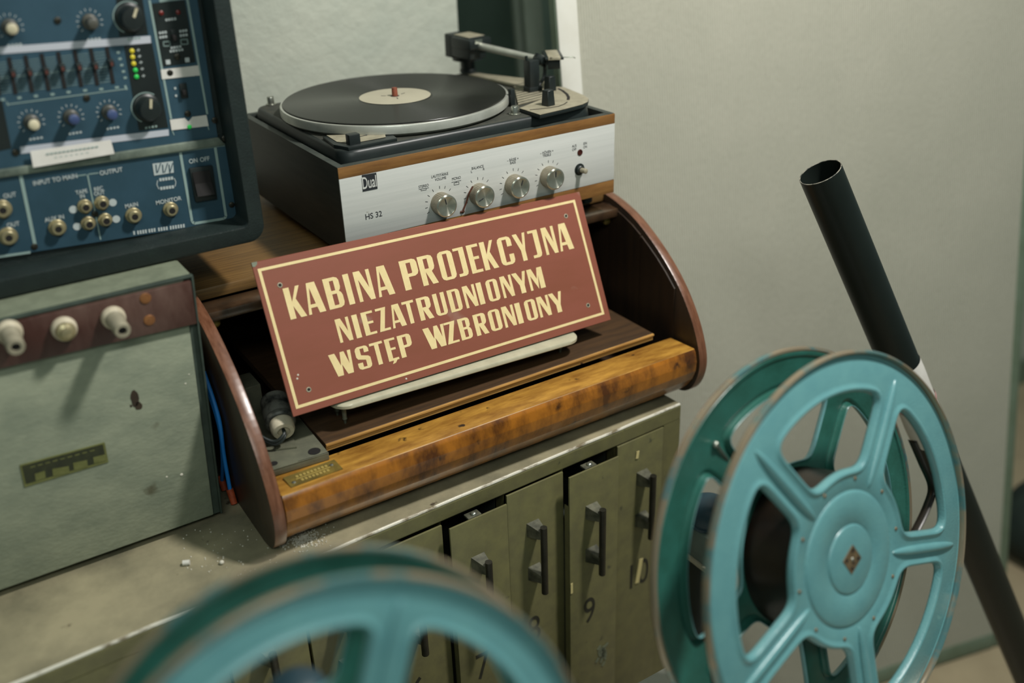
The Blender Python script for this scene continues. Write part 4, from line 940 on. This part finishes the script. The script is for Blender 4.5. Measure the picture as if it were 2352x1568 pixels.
# ---------------------------------------------------------------- teal film reels on a rewinding bench
RR, RD = .2159, .068
def reel_frame(n, roll=0):
    n = Vector(n).normalized(); e1 = Vector((-n.y, n.x, 0)).normalized(); e2 = n.cross(e1)
    return Matrix((e1, e2, n)).transposed() @ Matrix.Rotation(roll, 3, 'Z')
def window_loop(k, sp0, delta):
    a0 = sp0 + rad(72)*k; a1 = a0 + rad(72); hw = RR*.088; ro, ri = RR*.80, RR*.435
    def edge(a, s, r):            # point on the line beside a spoke at distance r from the hub
        off = math.asin(hw/r)*s; return Vector((r*math.cos(a+off), r*math.sin(a+off)))
    P_ = []
    N1 = 14
    for i in range(N1): P_.append(edge(a0, 1, ri + (ro-ri)*i/N1))
    s0, s1 = a0+math.asin(hw/ro), a1-math.asin(hw/ro)
    for i in range(26): t = s0+(s1-s0)*i/26; P_.append(Vector((ro*math.cos(t), ro*math.sin(t))))
    for i in range(N1): P_.append(edge(a1, -1, ro - (ro-ri)*i/N1))
    s0, s1 = a1-math.asin(hw/ri), a0+math.asin(hw/ri)
    for i in range(12): t = s0+(s1-s0)*i/12; P_.append(Vector((ri*math.cos(t), ri*math.sin(t))))
    # resample evenly and soften the corners
    def resample(P, n):
        L = [0]
        for i in range(len(P)): L.append(L[-1] + (P[(i+1) % len(P)]-P[i]).length)
        out = []; j = 0
        for i in range(n):
            s = L[-1]*i/n
            while L[j+1] < s: j += 1
            f = (s-L[j])/max(1e-9, L[j+1]-L[j]); out.append(P[j].lerp(P[(j+1) % len(P)], f))
        return out
    P_ = resample(P_, 120)
    for _ in range(16): P_ = [(P_[i-1]+P_[i]*2+P_[(i+1) % 120])/4 for i in range(120)]
    P_ = resample(P_, 96)
    out = []
    for i in range(96):
        t = (P_[(i+1) % 96]-P_[i-1]).normalized(); out.append(P_[i] + Vector((t.y, -t.x))*delta)
    return out
def flange(bm, sp0, z, sg):
    def V3(p, h): return bm.verts.new((p[0], p[1], z+sg*h))
    inner_edges = []
    def ringfaces(A, B):
        n = len(A)
        for i in range(n): bm.faces.new((A[i], A[(i+1) % n], B[(i+1) % n], B[i]))
    flat = []
    for k in range(5):
        prev = None
        for d, h in ((-.0002, -.0060), (0, -.0036), (.0006, -.0008), (.0020, .0018), (.0040, .0026), (.0062, .0016), (.0082, .0003), (.0096, 0)):
            L = [V3(p, h) for p in window_loop(k, sp0, d)]
            if prev: ringfaces(prev, L)
            prev = L
        flat.append(prev)
    NS = 192
    def circ(r, h): return [V3((r*math.cos(2*PI*i/NS), r*math.sin(2*PI*i/NS)), h) for i in range(NS)]
    oc = circ(RR*.948, 0); prev = oc
    for r, h in ((.955, -.0006), (.960, -.0022), (.972, -.0026), (.978, -.0016)):
        c = circ(RR*r, h); ringfaces(prev, c); prev = c
    ic = circ(RR*.345, 0); prev = ic
    for r, h in ((.338, -.0008), (.330, -.0010), (.324, .0004), (.315, .0012), (.175, .0013), (.170, .0005), (.165, .0022), (.160, .0026), (.06, .0027)):
        c = circ(RR*r, h); ringfaces(prev, c); prev = c
    bm.faces.new(prev)
    bm.edges.ensure_lookup_table(); es = []
    for L in flat + [oc, ic]:
        for i in range(len(L)): es.append(bm.edges.get((L[i], L[(i+1) % len(L)])))
    bmesh.ops.triangle_fill(bm, edges=es, use_beauty=True, use_dissolve=False)
def spoke_rib(bm, sp0, z, sg, k):        # pressed rib along one spoke
    if True:
        a = sp0 + rad(72)*k; t = bmesh.new(); bmesh.ops.create_uvsphere(t, u_segments=24, v_segments=12, radius=1)
        for v in t.verts:
            s = math.copysign(abs(v.co.x)**.7, v.co.x)
            v.co = Vector((RR*.63 + s*RR*.28, v.co.y*.0054, sg*v.co.z*.0048 if v.co.z*1 > -.2 else -sg*.0006))
        add(bm, t, Matrix.Translation((0, 0, z)) @ Matrix.Rotation(a, 4, 'Z'))
def bead(bm, z, sg):
    lathe(bm, (0, 0, z), (0, 0, sg), [(RR*.976, -.0030), (RR*.977, .0008), (RR*.981, .0036), (RR*.988, .0046), (RR*.995, .0040), (RR, .0018), (RR, -.0020), (RR*.994, -.0040), (RR*.984, -.0042), (RR*.976, -.0030)], 192, False)
def build_reel(label, c, n, sp0):
    o = thing('film_reel', label, 'film reel', c, 'teal film reels over the rewinding bench', reel_frame(n))
    for z, sg in ((0, 1), (-RD, -1)):
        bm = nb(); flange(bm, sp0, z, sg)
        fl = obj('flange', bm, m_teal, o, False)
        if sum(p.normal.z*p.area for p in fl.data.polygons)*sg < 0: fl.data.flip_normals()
        fl.data.materials.append(m_tealshade)       # shade between the flanges, put into a darker copy of the teal
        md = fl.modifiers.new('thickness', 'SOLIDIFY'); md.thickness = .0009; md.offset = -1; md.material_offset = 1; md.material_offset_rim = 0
        for k in range(5): bm = nb(); spoke_rib(bm, sp0, z, sg, k); obj('spoke_rib', bm, m_teal if sg > 0 else m_tealshade, fl, False)
        bm = nb(); bead(bm, z, sg); obj('rim_bead', bm, m_bead, fl, False, label='worn bare metal rim')
        for k in range(10):
            bm = nb(); a = sp0 + rad(36*k+18)*1; ball(bm, (RR*.385*math.cos(a), RR*.385*math.sin(a), z+sg*.0004), .0022, (1, 1, .5), 10, 6); obj('rivet', bm, m_rust, fl, False)
    bm = nb(); lathe(bm, (0, 0, -RD+.002), ZA, [(RR*.40, 0), (RR*.40, .006), (RR*.40, RD-.010), (RR*.40, RD-.004)], 96); fr_ = obj('film_roll', bm, [m_film, m_filmedge], o, False)
    for p in fr_.data.polygons:
        if abs(p.normal.z) > .9: p.material_index = 1
    bm = nb(); box(bm, -.0110, .0110, -.0110, .0110, .0022, .0034, .0003, Matrix.Rotation(rad(28), 4, 'Z')); hpz = obj('hub_plate', bm, m_rust, o, False, False)
    bm = nb()
    for a in (45, 135, 225, 315):
        t = rad(a+28); lathe(bm, (.0102*math.cos(t)*.94, .0102*math.sin(t)*.94, .0034), ZA, [(.0022, 0), (.0022, .0002)], 14)
    lathe(bm, (.0004, -.004, .0034), ZA, [(.0016, 0), (.0016, .0002)], 12)
    obj('plate_hole', bm, m_hole, hpz, False, False)
    bm = nb(); ball(bm, (0, .0005, .0034), .0021, (1, 1, .7), 12, 8); obj('spindle_tip', bm, m_chrome, hpz, False)
    return o
RC = CAM + (Vector((-.0218, -.7938, -.0538))-CAM)*1.7; RN = Vector((.1006, -.9483, .301)).normalized()
RC2 = Vector((-.3147, -.679, -.204)); RN2 = Vector((-.1204, -.9553, .2701)).normalized()
r1 = build_reel('teal film reel with a dark film roll before the fabric panel', RC, RN, rad(52))
r2 = dup(r1); MW[r2.name] = Matrix.Translation(RC2) @ reel_frame(RN2, rad(15.5)).to_4x4(); r2.matrix_world = MW[r2.name]; r2.scale = (.764, .764, .764)
r2['label'] = 'blurred teal film reel nearest the camera, before the drawer cabinet'
# loose perforated film tail on the right-hand reel
bm = nb(); RF = reel_frame(RN)
def loc(px, py, z):
    p = on(px, py, RC + RN*z, RN); return RF.transposed() @ (p-RC)
zc = -.012
pn_ = loc(1670, 1056, -RD); pt_ = loc(1637, 1019, -RD)
bm = nb(); tube(bm, [pn_, pt_ + ZA*.004], .0022, 8); ball(bm, pt_ + ZA*.004, .0036, (1, 1, 1), 10, 6); obj('film_pin', bm, m_chrome, r1, False)
path = smoothpath([loc(2106, 1012, zc), loc(2130, 1068, zc), loc(2151, 1120, zc), loc(2141, 1162, zc), loc(2116, 1215, zc), loc(2085, 1262, zc), loc(2010, 1280, zc)], 6)
bm = nb()
vv = [(bm.verts.new(p), bm.verts.new(p - ZA*.011)) for p in path]
for a, b in zip(vv, vv[1:]): bm.faces.new((a[0], b[0], b[1], a[1]))
tl = obj('film_tail', bm, m_film, r1, False); tl.modifiers.new('thickness', 'SOLIDIFY').thickness = .0003

bz = -.655
bench = thing('rewinding_bench', 'white topped bench under the teal film reels', 'bench', (-.35, -.72, FL))
bm = nb(); box(bm, -.95, .297, -.98, -.345, bz-.03, bz, .004); obj('bench_top', bm, m_white, bench)
for x in (-.9, .24):
    for y in (-.94, -.40):
        bm = nb(); box(bm, x-.02, x+.02, y-.02, y+.02, FL, bz-.03, .002); obj('leg', bm, m_frame, bench)
def rewinder(label, c, n, s):
    g = c - n*.150*s; RD = .052*s
    o = thing('film_rewinder', label, 'film rewinder', (g.x, g.y, bz), 'film rewinders on the white bench')
    bm = nb(); cyl(bm, c - n*(RD+.004), g, .0062, seg=16); obj('spindle', bm, m_chrome, o)
    bm = nb(); cyl(bm, c - n*(RD+.004), c - n*(RD+.011), .016, seg=20); obj('spindle_collar', bm, m_handle, o)
    bm = nb(); box(bm, g.x-.026, g.x+.026, g.y-.026, g.y+.026, g.z-.038, g.z+.004, .003); obj('gear_housing', bm, m_castgrey, o)
    bm = nb(); box(bm, g.x-.0285, g.x+.0285, g.y-.0285, g.y+.0285, g.z-.044, g.z-.037, .002); obj('housing_flange', bm, m_dustmetal, o)
    bm = nb(); lathe(bm, Vector((g.x, g.y, g.z+.004)), ZA, [(.0275, 0), (.0275, .003), (.0255, .004), (.0255, .014), (.0215, .0245), (.012, .0305), (.003, .032)], 32); obj('dome_cap', bm, m_navycap, o)
    bm = nb(); box(bm, g.x-.017, g.x+.017, g.y-.017, g.y+.017, bz+.012, g.z-.043, .002); obj('post', bm, m_black, o)
    bm = nb(); lathe(bm, (g.x, g.y, bz), ZA, [(.026, 0), (.026, .006), (.024, .012), (.02, .014)], 32); obj('base', bm, m_black, o)
    return o
rewinder('dark rewinder with a navy dome cap behind the teal reel near the fabric panel', RC, RN, 1.3)
rewinder('dark rewinder behind the blurred teal reel nearest the camera', RC2, RN2, 1.0)

# ---------------------------------------------------------------- long black tube
TR_ = .0275
T1 = CAM + ray(1884, 395)*1.27; T2 = CAM + ray(2254, 1286)*1.612
ta_ = (T2-T1).normalized(); hgt = TR_*math.sqrt(1-ta_.z**2)
tG = (FL + hgt - T1.z)/ta_.z; G0 = T1 + ta_*tG
tb = thing('black_tube', 'long open black tube leaning beside the teal reel, with a white paper wrap', 'tube', (G0.x, G0.y, FL))
axu = (T1-G0).normalized(); TLn = (T1-G0).length
bm = nb(); lathe(bm, G0, axu, [(TR_-.0014, .002), (TR_, 0), (TR_, TLn-.0004)], 64, False); lathe(bm, G0, axu, [(TR_-.0014, TLn-.0004), (TR_-.0014, .002)], 64, False); tbo = obj('tube_wall', bm, m_tube, tb)
bm = nb(); lathe(bm, G0, axu, [(TR_, TLn-.0004), (TR_-.0003, TLn), (TR_-.0012, TLn), (TR_-.0014, TLn-.0004)], 64, False); obj('cut_rim', bm, m_tubecut, tb)
def tpar(px, py):
    d = ray(px, py); # closest point on the tube axis to that line of sight
    n_ = axu.cross(d); w0 = CAM-G0
    return (w0.cross(d)).dot(n_)/n_.dot(n_)
ta0, ta1 = tpar(2178, 990), tpar(2096, 824)
bm = nb(); lathe(bm, G0, axu, [(TR_+.0005, ta0), (TR_+.0012, ta0+.03), (TR_+.0008, (ta0+ta1)/2), (TR_+.0014, ta1-.02), (TR_+.0008, ta1)], 48, False); pw = obj('paper_wrap', bm, m_paper, tb, label='white paper wrap')
bm = nb(); tm_ = tpar(2140, 905); lathe(bm, G0, axu, [(TR_+.0022, tm_-.004), (TR_+.003, tm_), (TR_+.0022, tm_+.004)], 48, False); obj('pink_band', bm, M('pink_band', '#b98484', '#c9a09c', 60, .7), pw)
bm = nb(); d_ = (CAM - T1); d_ = (d_ - axu*d_.dot(axu)).normalized(); sd_ = axu.cross(d_)
for k in range(3):
    c_ = G0 + axu*(ta1-.030-.016*k)
    pts = []
    for q in range(15):
        a_ = rad(-18 + 40*math.cos(2*PI*q/14)*.4 + 20); rr_ = TR_+.0022
        pts.append(c_ + axu*(.006*math.sin(2*PI*q/14)) + (d_*math.cos(a_) + sd_*math.sin(a_))*rr_)
    tube(bm, pts, .0003, 6)
obj('pencil_mark', bm, M('green_mark', '#6f7f63', rough=.7), pw)

# ---------------------------------------------------------------- crumbs on the cabinet top and a bag on the floor
bm = nb()
for k in range(420):
    a = random.gauss(0, 1); b = random.gauss(0, 1)
    p = at(694+26*a, 1238+11*b - 6*a*.4, 2, ZL+.0003); p.z = ZL+.0006
    s = random.uniform(.0004, .0014); ball(bm, p, s, (1, 1, .8), 5, 4)
for k in range(70):
    p = at(random.uniform(420, 640), random.uniform(1215, 1330), 2, ZL+.0003); p.z = ZL+.0005
    ball(bm, p, random.uniform(.0004, .0012), (1, 1, .8), 5, 4)
cr_ = obj('plaster_crumbs', bm, m_crumb, None, smooth=True, origin=at(694, 1238, 2, ZL)); tag(cr_, 'white plaster crumbs strewn on the cabinet top by the console', 'crumbs', kind='stuff')
p = at(428, 1297, 2, ZL); bm = nb(); cyl(bm, p+Vector((-.003, .0015, .0032)), p+Vector((.004, -.0018, .0032)), .0032, seg=14); b_ = obj('white_plug', bm, m_white, None, origin=p); tag(b_, 'small white plastic plug lying on the cabinet top before the grey box', 'plug')
p = at(510, 1295, 2, ZL); bm = nb(); ball(bm, p+ZA*.0026, .0028, (1, 1, .9)); b_ = obj('white_pellet', bm, m_crumb, None, origin=p); tag(b_, 'tiny white pellet on the cabinet top right of the white plug', 'pellet')
gp = at(2352, 1352, 2, FL)
bagc = gp + Vector((.23, .04, 0))
bag = thing('dark_bag', 'dark green bag on the floor beyond the right edge of the fabric panel', 'bag', bagc)
bm = nb(); t = bmesh.new(); bmesh.ops.create_cube(t, size=1); bmesh.ops.subdivide_edges(t, edges=t.edges[:], cuts=4, use_grid_fill=True)
for v in t.verts:
    q = v.co*2; l = (abs(q.x)**4+abs(q.y)**4+abs(q.z)**4)**.25; q = q/l
    v.co = Vector((q.x*.19*(1-.3*max(0, q.z)), q.y*.13*(1-.3*max(0, q.z)), .105+q.z*.105))
add(bm, t, Matrix.Translation(bagc)); obj('bag_body', bm, M('dark_green_cloth', '#26352d', '#1d2a25', 30, .8, bump=.2), bag)
bm = nb(); tube(bm, smoothpath([bagc+Vector((-.15, -.08, .14)), bagc+Vector((-.2, -.12, .06)), bagc+Vector((-.1, -.14, .11)), bagc+Vector((.1, -.13, .2)), bagc+Vector((.13, -.07, .17))], 6), .010, 8); obj('strap', bm, M('tan_strap', '#9a8a5c', rough=.6), bag)

# ---------------------------------------------------------------- everything was laid out from the turntable top: lift it to the floor at z = 0
for o in S.objects:
    if o.parent is None and o.type in {'MESH', 'EMPTY'}:
        o.location.z += ZF
